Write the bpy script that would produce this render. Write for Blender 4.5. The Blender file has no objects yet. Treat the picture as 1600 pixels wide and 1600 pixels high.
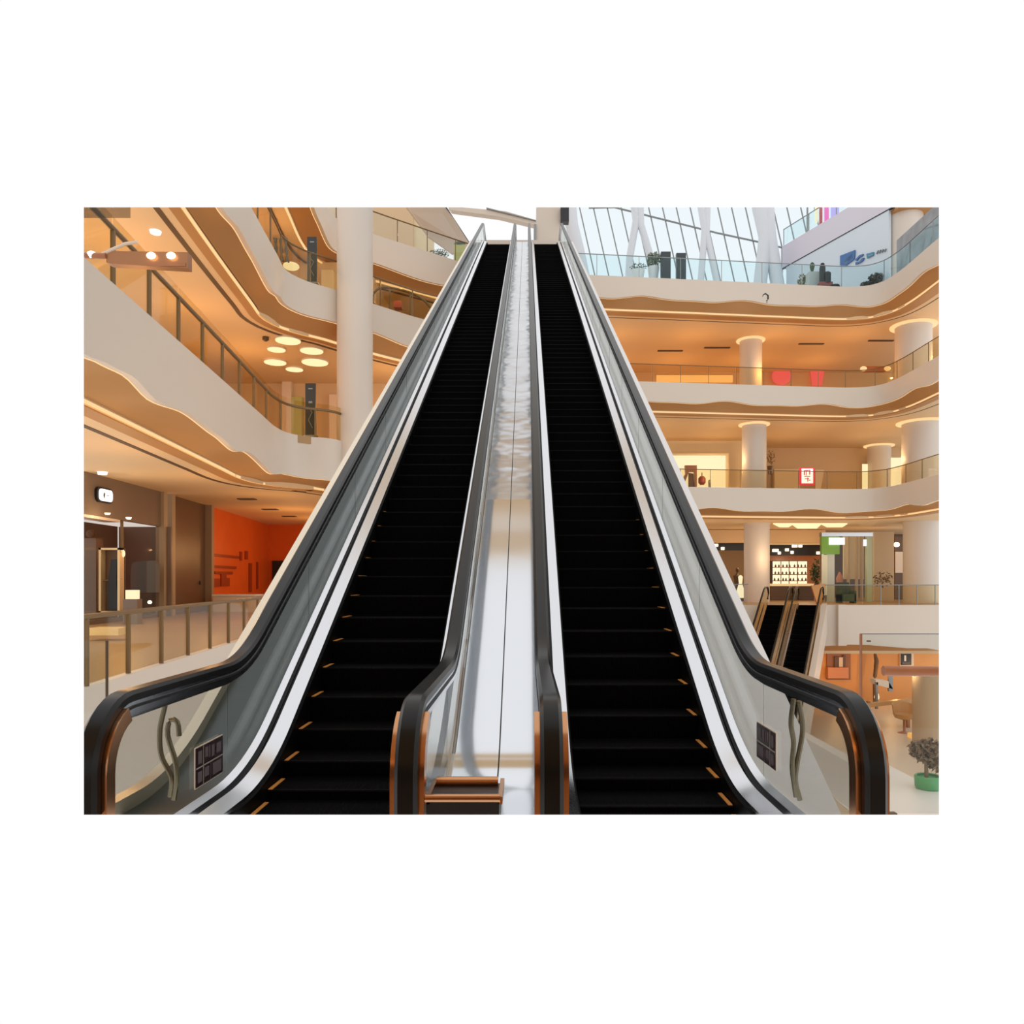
import bpy, bmesh, math, random
from mathutils import Vector
random.seed(7)
C = bpy.context.scene.collection
EZ = 7.0            # eye height above the lowest floor; all numbers below are metres from the eye
F = 1180.0
def at(px, py, Y): return ((px-823)/F*Y, Y, (905-py)/F*Y)
def yz(py, z): return z*F/(905-py)

# ------------------------------------------------------------------ materials
MATS = {}
def mat(name, col, rough=.5, metal=0.0, emit=None, es=0, spec=None, coat=0, noise=None, bump=None):
    m = bpy.data.materials.new(name); m.use_nodes = True
    nt = m.node_tree; b = nt.nodes['Principled BSDF']
    b.inputs['Base Color'].default_value = (*col, 1)
    b.inputs['Roughness'].default_value = rough
    b.inputs['Metallic'].default_value = metal
    if spec is not None: b.inputs['Specular IOR Level'].default_value = spec
    if coat: b.inputs['Coat Weight'].default_value = coat
    if emit: b.inputs['Emission Color'].default_value = (*emit, 1); b.inputs['Emission Strength'].default_value = es
    tc = nt.nodes.new('ShaderNodeTexCoord')
    if noise:
        sc, amt = noise
        n = nt.nodes.new('ShaderNodeTexNoise'); n.inputs['Scale'].default_value = sc; n.inputs['Detail'].default_value = 4
        mx = nt.nodes.new('ShaderNodeMix'); mx.data_type = 'RGBA'
        mx.inputs[6].default_value = (*[c*(1-amt) for c in col], 1); mx.inputs[7].default_value = (*[min(1, c*(1+amt)) for c in col], 1)
        nt.links.new(tc.outputs['Object'], n.inputs['Vector']); nt.links.new(n.outputs['Fac'], mx.inputs[0]); nt.links.new(mx.outputs[2], b.inputs['Base Color'])
    if bump:
        kind, sc, st = bump
        if kind == 'grooves':
            w = nt.nodes.new('ShaderNodeTexWave'); w.inputs['Scale'].default_value = sc; out = w.outputs['Fac']
        else:
            w = nt.nodes.new('ShaderNodeTexNoise'); w.inputs['Scale'].default_value = sc; out = w.outputs['Fac']
            if kind == 'brushed':
                mp = nt.nodes.new('ShaderNodeMapping'); mp.inputs['Scale'].default_value = (1, .12, .12)
                nt.links.new(tc.outputs['Object'], mp.inputs['Vector']); nt.links.new(mp.outputs[0], w.inputs['Vector'])
        if kind != 'brushed': nt.links.new(tc.outputs['Object'], w.inputs['Vector'])
        bp = nt.nodes.new('ShaderNodeBump'); bp.inputs['Strength'].default_value = st; bp.inputs['Distance'].default_value = .01
        nt.links.new(out, bp.inputs['Height']); nt.links.new(bp.outputs[0], b.inputs['Normal'])
    MATS[name] = m; return m
def glassmat(name, tint, refl=.12, rcol=(1, 1, 1)):
    m = bpy.data.materials.new(name); m.use_nodes = True; nt = m.node_tree; nt.nodes.clear()
    o = nt.nodes.new('ShaderNodeOutputMaterial'); t = nt.nodes.new('ShaderNodeBsdfTransparent'); t.inputs[0].default_value = (*tint, 1)
    g = nt.nodes.new('ShaderNodeBsdfGlossy'); g.inputs['Roughness'].default_value = .03; g.inputs[0].default_value = (*rcol, 1)
    fr = nt.nodes.new('ShaderNodeFresnel'); fr.inputs[0].default_value = 1.45
    mu = nt.nodes.new('ShaderNodeMath'); mu.operation = 'MULTIPLY'; mu.inputs[1].default_value = refl*5; mu.use_clamp = True
    mi = nt.nodes.new('ShaderNodeMath'); mi.operation = 'MINIMUM'; mi.inputs[1].default_value = refl*1.6
    mx = nt.nodes.new('ShaderNodeMixShader')
    nt.links.new(fr.outputs[0], mu.inputs[0]); nt.links.new(mu.outputs[0], mi.inputs[0]); nt.links.new(mi.outputs[0], mx.inputs[0]); nt.links.new(t.outputs[0], mx.inputs[1]); nt.links.new(g.outputs[0], mx.inputs[2]); nt.links.new(mx.outputs[0], o.inputs[0])
    MATS[name] = m; return m
def emis(name, col, s):
    return mat(name, (.1, .1, .1), .5, 0, col, s)

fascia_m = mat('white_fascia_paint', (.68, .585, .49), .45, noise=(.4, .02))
column_m = mat('column_paint', (.69, .61, .53), .5, noise=(.5, .03))
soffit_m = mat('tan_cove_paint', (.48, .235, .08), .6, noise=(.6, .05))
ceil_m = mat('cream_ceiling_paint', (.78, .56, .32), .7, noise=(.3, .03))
wall_m = mat('warm_wall_paint', (.70, .50, .30), .7, noise=(.4, .05))
creamwall_m = mat('cream_wall_paint', (.80, .66, .42), .7, noise=(.4, .04))
floor_m = mat('polished_tile', (.42, .26, .13), .4, spec=.25, noise=(.7, .08))
clad_m = mat('bright_white_cladding', (.84, .80, .78), .4)
deck_grey = mat('grey_deck_steel', (.13, .14, .14), .3, .9)
base_floor_m = mat('pale_stone_floor', (.60, .47, .33), .38, noise=(.5, .06))
white_floor_m = mat('white_stone_floor', (.76, .72, .66), .4, noise=(.5, .04))
slot_m = mat('dark_slot', (.10, .055, .025), .6)
gold_m = mat('bronze_rail', (.20, .12, .05), .4, .3)
rail_steel = mat('grey_rail_steel', (.28, .29, .29), .3, .8)
steel = mat('brushed_steel', (.74, .75, .78), .2, 1.0)
deck_steel = mat('polished_deck_steel', (.76, .78, .82), .10, 1.0, bump=('noise', .8, .3))
film_m = mat('crumpled_film', (.60, .61, .64), .2, 1.0, noise=(.8, .12), bump=('noise', 1.7, 1.0))
film_m.node_tree.nodes['Bump'].inputs['Distance'].default_value = .035
dark_steel = mat('dark_metal', (.05, .05, .055), .3, .8)
rubber = mat('black_rubber', (.006, .0055, .005), .3, spec=.3)
gasket_m = mat('black_gasket', (.008, .008, .008), .5)
step_m = mat('black_step', (.0015, .0015, .0015), .7, spec=.04, bump=('grooves', 22, .3))
nose_m = mat('step_nosing', (.008, .008, .0075), .6, 0, spec=.08)
skirt_m = mat('black_skirt', (.0025, .0025, .0025), .5, spec=.05)
yellow_m = mat('orange_step_edge', (.75, .30, .06), .5)
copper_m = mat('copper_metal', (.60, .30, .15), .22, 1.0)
wood_m = mat('reddish_wood', (.42, .15, .055), .3, noise=(6, .2))
black_m = mat('black_plastic', (.01, .01, .011), .35)
white_m = mat('white_plastic', (.82, .82, .82), .4)
orange_m = mat('orange_panel', (.72, .12, .008), .45, noise=(1.2, .12))
orange_line = mat('orange_relief', (.30, .04, .004), .4)
brownpanel = mat('brown_panel', (.13, .07, .035), .4, noise=(1, .15))
greyb = mat('taupe_panel', (.20, .14, .10), .4, noise=(1, .08))
grey_m = mat('grey_cloth', (.15, .14, .13), .8)
cream_m = mat('cream_counter', (.78, .62, .48), .4)
leaf_m = mat('leaf_green', (.05, .09, .035), .6, noise=(8, .4))
paleleaf = mat('pale_leaf', (.22, .27, .20), .6, noise=(8, .3))
brownleaf = mat('olive_brown_leaf', (.20, .13, .06), .7, noise=(9, .4))
green_m = mat('green_pot', (.10, .34, .12), .35)
limeg = mat('lime_panel', (.50, .50, .16), .5)
greenp = mat('green_panel', (.16, .36, .05), .4)
red_m = mat('red_paint', (.6, .03, .04), .4)
redd = mat('dark_red', (.30, .06, .05), .4)
blue_m = mat('blue_logo', (.06, .16, .38), .3)
bluewall = mat('pale_blue_wall', (.66, .73, .80), .4)
lav = mat('lavender_fascia', (.68, .64, .72), .4)
marble_m = mat('grey_figure', (.32, .33, .35), .5, noise=(1.5, .5))
cove_e = emis('cove_led', (1, .62, .28), 1.0)
disc_e = emis('ceiling_lamp', (1, .78, .42), 1.15)
warm_e = emis('warm_lamp', (1, .8, .5), 4)
white_e = emis('white_lamp', (1, 1, 1), 1.4)
shelf_e = emis('backlit_shelf', (1, .85, .55), 1.2)
case_e = emis('lit_case', (1, .80, .48), 1.05)
red_e = emis('red_sign_light', (1, .05, .12), .9)
pink_e = emis('pink_light', (1, .08, .10), .85)
purple_e = emis('purple_light', (.50, .36, .9), .95)
magenta_e = emis('magenta_light', (1, .06, .45), .95)
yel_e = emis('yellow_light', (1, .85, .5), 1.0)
glass_c = glassmat('clear_glass', (.93, .95, .95), .08)
glass_w = glassmat('warm_tinted_glass', (.92, .87, .74), .045)
glass_b = glassmat('blue_tinted_glass', (.89, .96, .97), .06)
glass_e = glassmat('escalator_glass', (.86, .88, .87), .10)
glass_s = glassmat('shop_glass', (.85, .80, .76), .03)

# ------------------------------------------------------------------ mesh builder
# the model reaches as far as the photograph shows and no further
PLANES = [(Vector((0, 0, 0)), Vector((1, .5864, 0))), (Vector((0, 0, 0)), Vector((-1, .5458, 0))),
          (Vector((0, 0, 0)), Vector((0, .4924, -1))), (Vector((0, 0, 0)), Vector((0, .3119, 1)))]
class MB:
    def __init__(s): s.v = []; s.f = []; s.m = []
    def quad(s, a, b, c, d, m=0):
        n = len(s.v); s.v += [a, b, c, d]; s.f.append((n, n+1, n+2, n+3)); s.m.append(m)
    def box(s, x0, x1, y0, y1, z0, z1, m=0):
        return s.prism([(x0, y0), (x1, y0), (x1, y1), (x0, y1)], z0, z1, m)
    def prism(s, poly, z0, z1, m=0):
        n = len(s.v); k = len(poly)
        if callable(z0): f0 = z0
        else: f0 = lambda x, y: z0
        s.v += [(x, y, f0(x, y)) for x, y in poly] + [(x, y, z1) for x, y in poly]
        s.f.append(tuple(range(n+k-1, n-1, -1))); s.f.append(tuple(range(n+k, n+2*k)))
        for i in range(k): s.f.append((n+i, n+(i+1) % k, n+k+(i+1) % k, n+k+i))
        s.m += [m]*(k+2); return s
    def prism_x(s, poly, x0, x1, m=0):      # poly in (y,z)
        n = len(s.v); k = len(poly)
        s.v += [(x0, y, z) for y, z in poly] + [(x1, y, z) for y, z in poly]
        s.f.append(tuple(range(n, n+k))); s.f.append(tuple(range(n+2*k-1, n+k-1, -1)))
        for i in range(k): s.f.append((n+i, n+k+i, n+k+(i+1) % k, n+(i+1) % k))
        s.m += [m]*(k+2); return s
    def prism_y(s, poly, y0, y1, m=0):      # poly in (x,z)
        n = len(s.v); k = len(poly)
        s.v += [(x, y0, z) for x, z in poly] + [(x, y1, z) for x, z in poly]
        s.f.append(tuple(range(n, n+k))); s.f.append(tuple(range(n+2*k-1, n+k-1, -1)))
        for i in range(k): s.f.append((n+i, n+k+i, n+k+(i+1) % k, n+(i+1) % k))
        s.m += [m]*(k+2); return s
    def loft(s, secs, closed=True, caps=True, m=0):
        k = len(secs[0]); n = len(s.v)
        for q in secs: s.v += list(q)
        for i in range(len(secs)-1):
            for j in range(k if closed else k-1):
                a = n+i*k+j; b = n+i*k+(j+1) % k
                s.f.append((a, b, b+k, a+k)); s.m.append(m)
        if caps and closed:
            s.f.append(tuple(range(n+k-1, n-1, -1))); s.f.append(tuple(range(n+(len(secs)-1)*k, n+len(secs)*k))); s.m += [m, m]
        return s
    def tube(s, pts, r, n=10, m=0):
        secs = []; P = [Vector(p) for p in pts]
        up = Vector((0, 0, 1))
        for i, p in enumerate(P):
            d = (P[min(i+1, len(P)-1)]-P[max(i-1, 0)]).normalized()
            if abs(d.z) > .95: up = Vector((1, 0, 0)) if abs(d.x) < .9 else Vector((0, 1, 0))
            else: up = Vector((0, 0, 1))
            a = d.cross(up).normalized(); b = a.cross(d)
            rr = r[i] if isinstance(r, (list, tuple)) else r
            secs.append([tuple(p+a*rr*math.cos(t)+b*rr*math.sin(t)) for t in [2*math.pi*j/n for j in range(n)]])
        return s.loft(secs, m=m)
    def lathe(s, c, prof, n=24, m=0):       # prof (r,z) from bottom to top
        secs = [[(c[0]+r*math.cos(2*math.pi*j/n), c[1]+r*math.sin(2*math.pi*j/n), c[2]+z) for j in range(n)] for r, z in prof]
        return s.loft(secs, m=m)
    def ball(s, c, rx, ry, rz, n=10, m=0, jit=0):
        secs = []
        for i in range(1, n):
            a = math.pi*i/n-math.pi/2; row = []
            for j in range(n+4):
                k = 1+random.uniform(-jit, jit); t = 2*math.pi*j/(n+4)
                row.append((c[0]+rx*k*math.cos(a)*math.cos(t), c[1]+ry*k*math.cos(a)*math.sin(t), c[2]+rz*k*math.sin(a)))
            secs.append(row)
        return s.loft(secs, m=m)
    def leaves(s, c, R, n, size, m=0):
        for i in range(n):
            d = Vector((random.gauss(0, 1), random.gauss(0, 1), random.gauss(0, 1))).normalized()*random.random()**.4
            p = Vector(c)+Vector((d.x*R[0], d.y*R[1], d.z*R[2]))
            a = Vector((random.gauss(0, 1), random.gauss(0, 1), random.gauss(0, 1))).normalized()*size
            b = a.cross(Vector((random.gauss(0, 1), random.gauss(0, 1), random.gauss(0, 1)))).normalized()*size*.4
            s.quad(tuple(p-a), tuple(p+b), tuple(p+a), tuple(p-b), m)
        return s
    def build(s, name, mats, parent=None, smooth=False, clip=True, label=None, cat=None, group=None, kind=None, origin=None):
        bm = bmesh.new(); vs = [bm.verts.new(v) for v in s.v]
        for f, mi in zip(s.f, s.m):
            try: fc = bm.faces.new([vs[i] for i in f]); fc.material_index = mi; fc.smooth = smooth
            except ValueError: pass
        bmesh.ops.recalc_face_normals(bm, faces=bm.faces)
        if clip:
            for co, no in PLANES:
                bmesh.ops.bisect_plane(bm, geom=bm.verts[:]+bm.edges[:]+bm.faces[:], plane_co=co, plane_no=-no, clear_outer=True, clear_inner=False)
        if not bm.faces: bm.free(); return None
        if parent is not None: off = Vector(parent['_w'])
        else:
            if origin is None:
                n = len(bm.verts); cx = sum(v.co.x for v in bm.verts)/n; cy = sum(v.co.y for v in bm.verts)/n
                origin = (cx, cy, min(v.co.z for v in bm.verts))
            off = Vector(origin)
        for v in bm.verts: v.co -= off
        me = bpy.data.meshes.new(name); bm.to_mesh(me); bm.free()
        for mm in (mats if isinstance(mats, (list, tuple)) else [mats]): me.materials.append(mm)
        if smooth:
            try: me.set_sharp_from_angle(angle=math.radians(40))
            except Exception: pass
        o = bpy.data.objects.new(name, me); C.objects.link(o)
        if parent is not None: o.parent = parent
        else: o.location = off+Vector((0, 0, EZ))
        o['_w'] = tuple(off)
        if label: o['label'] = label
        if cat: o['category'] = cat
        if group: o['group'] = group
        if kind: o['kind'] = kind
        return o
def thing(name, label, cat, loc, group=None, kind=None):
    o = bpy.data.objects.new(name, None); C.objects.link(o); o.location = Vector(loc)+Vector((0, 0, EZ)); o['_w'] = tuple(loc); o.empty_display_size = .3
    if kind: o['kind'] = kind
    else: o['label'] = label; o['category'] = cat
    if group: o['group'] = group
    return o
def struct(mb, name, mats, smooth=False, parent=None):
    return mb.build(name, mats, parent, smooth, kind=None if parent is not None else 'structure')
def dup(root, loc, label):
    r = root.copy(); C.objects.link(r); r.location = Vector(loc)+Vector((0, 0, EZ)); r['label'] = label; r['_w'] = tuple(loc)
    for ch in list(root.children):
        c = ch.copy(); C.objects.link(c); c.parent = r
        for g in ch.children:
            d = g.copy(); C.objects.link(d); d.parent = c
    return r

# ------------------------------------------------------------------ camera, world
cd = bpy.data.cameras.new('camera'); cam = bpy.data.objects.new('camera', cd); C.objects.link(cam)
cam.location = (0, 0, EZ); cam.rotation_euler = (math.pi/2, 0, 0)
cd.sensor_width = 36; cd.lens = F/1600*36; cd.shift_x = -23/1600; cd.shift_y = 105/1600; cd.clip_end = 300; cd.clip_start = .1
bpy.context.scene.camera = cam
w = bpy.data.worlds.new('sky'); bpy.context.scene.world = w; w.use_nodes = True
w.node_tree.nodes['Background'].inputs[0].default_value = (1, 1, 1, 1); w.node_tree.nodes['Background'].inputs[1].default_value = 1.0
vs_ = bpy.context.scene.view_settings; vs_.view_transform = 'Standard'; vs_.look = 'None'; vs_.gamma = 1; vs_.exposure = 0.0; vs_.use_curve_mapping = False
bpy.context.scene.cycles.max_bounces = 10; bpy.context.scene.cycles.transparent_max_bounces = 24
bpy.context.scene.cycles.use_light_tree = True

def lamp(x, y, z, p, col=(1, .54, .20), r=.12):
    l = bpy.data.lights.new('lamp', 'POINT'); l.energy = p*(.5 if col[1] < .72 else .7); l.color = col; l.shadow_soft_size = .02
    o = bpy.data.objects.new('lamp', l); C.objects.link(o); o.location = (x, y, z+EZ); return o

# ------------------------------------------------------------------ paths in plan
def cr(pts, step=.25):
    out = []; P = [Vector(p) for p in pts]; P = [P[0]*2-P[1]]+P+[P[-1]*2-P[-2]]
    for i in range(1, len(P)-2):
        p0, p1, p2, p3 = P[i-1:i+3]; n = max(2, int((p2-p1).length/step))
        for k in range(n):
            t = k/n
            out.append(tuple(.5*((2*p1)+(-p0+p2)*t+(2*p0-5*p1+4*p2-p3)*t*t+(-p0+3*p1-3*p2+p3)*t**3)))
    out.append(tuple(P[-2])); return out
def offs(path, d):
    out = []
    for i, p in enumerate(path):
        a = Vector(path[max(i-1, 0)]); b = Vector(path[min(i+1, len(path)-1)]); t = (b-a).normalized()
        out.append((p[0]-t.y*d, p[1]+t.x*d))
    return out
def interp(tab, x):
    if x <= tab[0][0]: return tab[0][1]
    for (a, b), (c, d) in zip(tab, tab[1:]):
        if x <= c:
            t = (x-a)/(c-a); t = t*t*(3-2*t); return b+(d-b)*t
    return tab[-1][1]
TN = [0]
def gallery(path, zt, zbot, zc, coff, slots=(), tiers=(), led=True, fm=None):
    """white fascia with a wavy lower edge, tan cove behind it, warm led line, stepped soffit"""
    TN[0] += 1; nm = 'trim_%d' % TN[0]
    zb = [zbot(*p) for p in path]
    b1 = offs(path, .14)
    o = struct(MB().loft([[(p[0], p[1], zt), (p[0], p[1], z), (q[0], q[1], z+.01), (q[0], q[1], zt)] for p, q, z in zip(path, b1, zb)]), nm, fm or fascia_m, True)
    if o is None: return None
    c = offs(path, coff); mid = offs(path, coff*.55)
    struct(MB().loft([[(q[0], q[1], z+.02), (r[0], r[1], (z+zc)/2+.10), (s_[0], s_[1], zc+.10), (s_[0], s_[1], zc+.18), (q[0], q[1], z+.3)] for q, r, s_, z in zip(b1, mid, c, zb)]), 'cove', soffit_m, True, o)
    if led:
        c2 = offs(path, coff+.02); c3 = offs(path, coff+.09)
        struct(MB().loft([[(p[0], p[1], zc-.0), (p[0], p[1], zc+.07), (q[0], q[1], zc+.07), (q[0], q[1], zc-.0)] for p, q in zip(c2, c3)]), 'cove_light', cove_e, False, o)
        g1 = offs(path, .145); g2 = offs(path, .165)
        struct(MB().loft([[(p[0], p[1], z+.0), (p[0], p[1], z+.02), (q[0], q[1], z+.02), (q[0], q[1], z+.0)] for p, q, z in zip(g1, g2, zb)]), 'cove_light', cove_e, False, o)
    for a, b_ in slots:
        c2 = offs(path, a); c3 = offs(path, b_)
        struct(MB().loft([[(p[0], p[1], zc-.012), (p[0], p[1], zc+.01), (q[0], q[1], zc+.01), (q[0], q[1], zc-.012)] for p, q in zip(c2, c3)]), 'slot', slot_m, False, o)
    for a, b_, dz in tiers:
        c2 = offs(path, a); c3 = offs(path, b_)
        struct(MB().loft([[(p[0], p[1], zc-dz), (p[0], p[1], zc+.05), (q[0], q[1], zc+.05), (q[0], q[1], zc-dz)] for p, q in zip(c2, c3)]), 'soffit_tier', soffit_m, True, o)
    return o
def slab(poly, z0, z1, name, m): return struct(MB().prism(poly, z0, z1), name, m)

def railing(label, path, z, h, sp, pm, gm, phase=0, inset=.07, pr=.02, hr=.03, group=None, extra=0, skip=()):
    path = offs(path, inset)
    t = thing('glass_railing', label, 'railing', (path[len(path)//2][0], path[len(path)//2][1], z), group)
    L = [0]
    for a, b in zip(path, path[1:]): L.append(L[-1]+math.dist(a, b))
    def pt(s):
        for i in range(len(L)-1):
            if s <= L[i+1]:
                k = (s-L[i])/max(1e-6, L[i+1]-L[i]); return (path[i][0]+(path[i+1][0]-path[i][0])*k, path[i][1]+(path[i+1][1]-path[i][1])*k)
        return path[-1]
    MB().tube([(x, y, z+h) for x, y in path], hr, 8).build('handrail', pm, t, True)
    s = phase; cuts = []
    while s < L[-1]: cuts.append(s); s += sp
    for i, s in enumerate(cuts):
        x, y = pt(s)
        if any(a < s < b for a, b in skip): continue
        MB().box(x-pr, x+pr, y-pr, y+pr, z, z+h).build('post', pm, t)
    for a, b in zip([0]+cuts, cuts+[L[-1]]):
        if b-a < .1: continue
        n = max(2, int((b-a)/.35)); pts = [pt(a+.03+(b-a-.06)*k/n) for k in range(n+1)]
        q = offs(pts, .012)
        MB().loft([[(u[0], u[1], z+.03), (u[0], u[1], z+h-.02+extra), (v[0], v[1], z+h-.02+extra), (v[0], v[1], z+.03)] for u, v in zip(pts, q)]).build('glass_panel', gm, t)
    return t

# ------------------------------------------------------------------ levels
Z2, Z3, Z4, Z5, Z6 = -1.35, 4.77, 10.15, 15.5, 21.0
L3p = cr([(-6.2, 8), (-6.56, 11.2), (-7.1, 16.4), (-7.65, 21.6), (-7.86, 23.6), (-7.75, 24.7), (-7.3, 25.25), (-6.57, 25.7), (-5.9, 27.2), (-4.9, 28.7), (-4.0, 29.6), (-2.95, 30.4)])
L4p = cr([(-6.9, 15), (-7.45, 20.0), (-7.8, 23.6), (-7.9, 24.8), (-7.5, 25.7), (-6.7, 26.5), (-5.85, 27.6), (-4.7, 28.85), (-4.0, 29.5), (-2.95, 30.2)])
L5p = cr([(-7.6, 24), (-8.05, 28.5), (-8.3, 31.2), (-8.1, 32.6), (-7.0, 33.8), (-5.2, 35.3), (-3.6, 36.6), (-2.7, 37.3)])
L2p = cr([(-5.3, 8), (-5.46, 9.3), (-6.42, 17.5), (-7.3, 25)])
fz3 = [(11.19, 3.34), (12.05, 3.42), (12.9, 3.47), (14, 3.31), (15.86, 3.46), (17.8, 3.38), (19.26, 3.28), (20.6, 3.45), (23.5, 3.27), (24.6, 3.42), (25.6, 3.36), (27, 3.42), (29, 3.3)]
fz4 = [(15, 8.9), (18, 8.82), (19.6, 9.02), (20.9, 8.96), (23.0, 8.80), (24.3, 9.02), (25.6, 9.0), (26.5, 9.02), (27.8, 9.12), (29.2, 8.95)]
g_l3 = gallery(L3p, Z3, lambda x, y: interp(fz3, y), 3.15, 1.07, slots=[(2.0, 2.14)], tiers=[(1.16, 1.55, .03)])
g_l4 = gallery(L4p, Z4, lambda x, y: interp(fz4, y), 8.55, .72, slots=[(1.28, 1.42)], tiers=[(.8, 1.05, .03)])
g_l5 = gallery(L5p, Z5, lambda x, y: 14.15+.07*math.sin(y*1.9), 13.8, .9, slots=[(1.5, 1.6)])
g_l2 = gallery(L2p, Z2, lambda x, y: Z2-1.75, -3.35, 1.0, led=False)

# ceilings, floors, walls on the left
wl = [(-12.8, 20.0), (-13.2, 27.5)]
def lpoly(path, d, back, left): 
    p = offs(path, d); p = [q for i, q in enumerate(p) if i % 4 == 0 or i == len(p)-1]
    return p+[(-2.9, back), (left, back), (left, p[0][1])]
slab(lpoly(L3p, 1.1, 44.2, -15.2), 3.15, 3.3, 'ceiling', ceil_m)
slab(lpoly(L4p, .78, 33.2, -16), 8.55, 8.7, 'ceiling', ceil_m)
slab(lpoly(L5p, .95, 44, -18), 13.85, 14.0, 'ceiling', ceil_m)
slab(lpoly(L2p, .1, 44.2, -15.2), Z2-.2, Z2, 'floor', floor_m)
slab(lpoly(L3p, .12, 33.2, -16), Z3-.25, Z3, 'floor', floor_m)
slab(lpoly(L4p, .12, 33.2, -16), Z4-.25, Z4, 'floor', floor_m)
slab(lpoly(L5p, .12, 48, -16), Z5-.25, Z5, 'floor', floor_m)
for z0, z1 in ((Z3, 8.55), (Z4, 13.85)):
    struct(MB().box(-15.2, -15.0, 20, 33.2, z0, z1), 'wall_left', wall_m)
    struct(MB().box(-15.2, -2.8 if z0 < 8 else -7.0, 33.0, 33.2, z0, z1), 'wall_back', wall_m)
struct(MB().box(-7.2, -7.0, 33.2, 40, Z4, 13.85), 'wall_left', wall_m)
struct(MB().box(-7.2, -2.8, 40, 40.2, Z4, 13.85), 'wall_back', wall_m)
slab([(-7.2, 33.2), (-2.9, 33.2), (-2.9, 40), (-7.2, 40)], Z4-.25, Z4, 'floor', floor_m)
struct(MB().box(-16, -5.9, 48, 48.2, Z5, 24), 'wall_back', creamwall_m)
struct(MB().box(-16, -7.2, 47.8, 48.0, 19.0, 24), 'wall_back', wall_m)
struct(MB().box(-15.1, -2.6, 43.8, 44.0, Z2, 3.15), 'wall_back', orange_m)
struct(MB().prism([(-13.7, 32.6), (-13.9, 32.6), (-15.3, 44.2), (-15.0, 44.2)], Z2, 3.15), 'wall_left', orange_m)
# beige back wall panels and doorway details on upper left levels (behind the column)
for (a, b, z0, z1, m) in ((-10.6, -10.2, Z3, 8.55, cream_m), (-8.55, -8.15, Z3, 8.0, cream_m), (-10.2, -9.75, Z3, 7.9, limeg), (-8.0, -7.4, Z3, 7.6, creamwall_m),
                          (-11.2, -10.8, Z4, 13.8, cream_m), (-9.9, -9.3, Z4, 13.0, limeg), (-8.9, -8.4, Z4, 13.4, creamwall_m)):
    struct(MB().box(a, b, 32.7, 33.0, z0, z1), 'wall_back', m)

railing('bronze-posted glass railing along the left second-floor walkway in front of the dark shop', L2p, Z2, .88, 1.3, gold_m, glass_w, phase=.25, pr=.025, hr=.035)
railing('long bronze-posted glass railing on the left third-floor edge running down to the banner', L3p, Z3, .95, 1.5, gold_m, glass_w, phase=1.35, pr=.03, hr=.045, extra=.22)
railing('glass railing on the left fourth-floor edge at the top beside the round column', L4p, Z4, 1.05, 1.5, gold_m, glass_w, phase=.6, pr=.02, hr=.03)
railing('pale glass railing on the left top floor between the round column and the escalator head', L5p, Z5, 1.05, 1.6, gold_m, glass_c, phase=.6, pr=.02, hr=.03)

# round column
t = MB().lathe((-6.05, 26.6, 0), [(.62, -7.0), (.62, 13.4)], 40).build('column', column_m, None, True, label='tall round white column left of the escalators, rising through the left floors', cat='column')

# ------------------------------------------------------------------ far / right side
def farp(z, side=True):
    if side: return cr([(2.6, 38.4), (8, 39.0), (14, 39.7), (17.2, 40.0), (18.4, 39.5), (18.75, 38.0), (18.72, 35), (18.7, 32)])
    return cr([(2.6, 39.5), (24, 39.5)], 1)
FP = farp(0)
def wave(m, ph, a=.075):
    def f(x, y):
        s = x if y > 38 and x < 18 else 18+(40-y)
        return m+a*math.sin(s*1.22+ph)+a*.5*math.sin(s*2.3+ph*2)
    return f
gallery(FP, Z5, wave(14.45, .3), 13.95, .55, tiers=[(.62, .95, .06), (.95, 1.3, .02)], slots=[(1.6, 1.66)])
gallery(FP, Z4, wave(9.16, 1.4), 8.72, .6, tiers=[(.68, 1.1, .05)], slots=[(1.7, 1.76)])
gallery(FP, Z3, wave(3.6, 2.2), 3.28, .7, tiers=[(.8, 1.4, .04)])
F2 = farp(0, False)
gallery(F2, Z2, lambda x, y: -3.52-(.10*math.sin((x-14.5)*.95+2.2) if x > 15 else 0)-(.25 if x > 21 else 0), -3.9, .6, led=False)
def fpoly(path, d, back, right):
    p = offs(path, d); p = p[::4]+[p[-1]]
    return p+[(right, p[-1][1]), (right, back), (2.6, back)]
slab(fpoly(FP, .6, 56, 36), 13.95, 14.1, 'ceiling', ceil_m)
slab(fpoly(FP, .65, 56, 36), 8.72, 8.87, 'ceiling', ceil_m)
slab(fpoly(FP, .75, 58, 36), 3.3, 3.45, 'ceiling', ceil_m)
slab(fpoly(FP, .12, 58, 36), Z5-.3, Z5, 'floor', white_floor_m)
slab(fpoly(FP, .12, 56, 36), Z4-.3, Z4, 'floor', floor_m)
slab(fpoly(FP, .12, 56, 36), Z3-.3, Z3, 'floor', floor_m)
slab([(2.6, 39.6), (30, 39.6), (30, 60), (2.6, 60)], Z2-.3, Z2, 'floor', floor_m)
# walls behind
struct(MB().box(2.6, 34, 51.0, 51.2, Z4, 13.95), 'wall_back', wall_m)
struct(MB().box(2.6, 15.0, 47.6, 47.8, Z3, 8.72), 'wall_back', creamwall_m)
struct(MB().box(14.8, 15.0, 47.6, 52, Z3, 8.72), 'wall_right', creamwall_m)
struct(MB().box(15.0, 34, 50.2, 50.4, Z3, 8.72), 'wall_back', wall_m)
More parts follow.
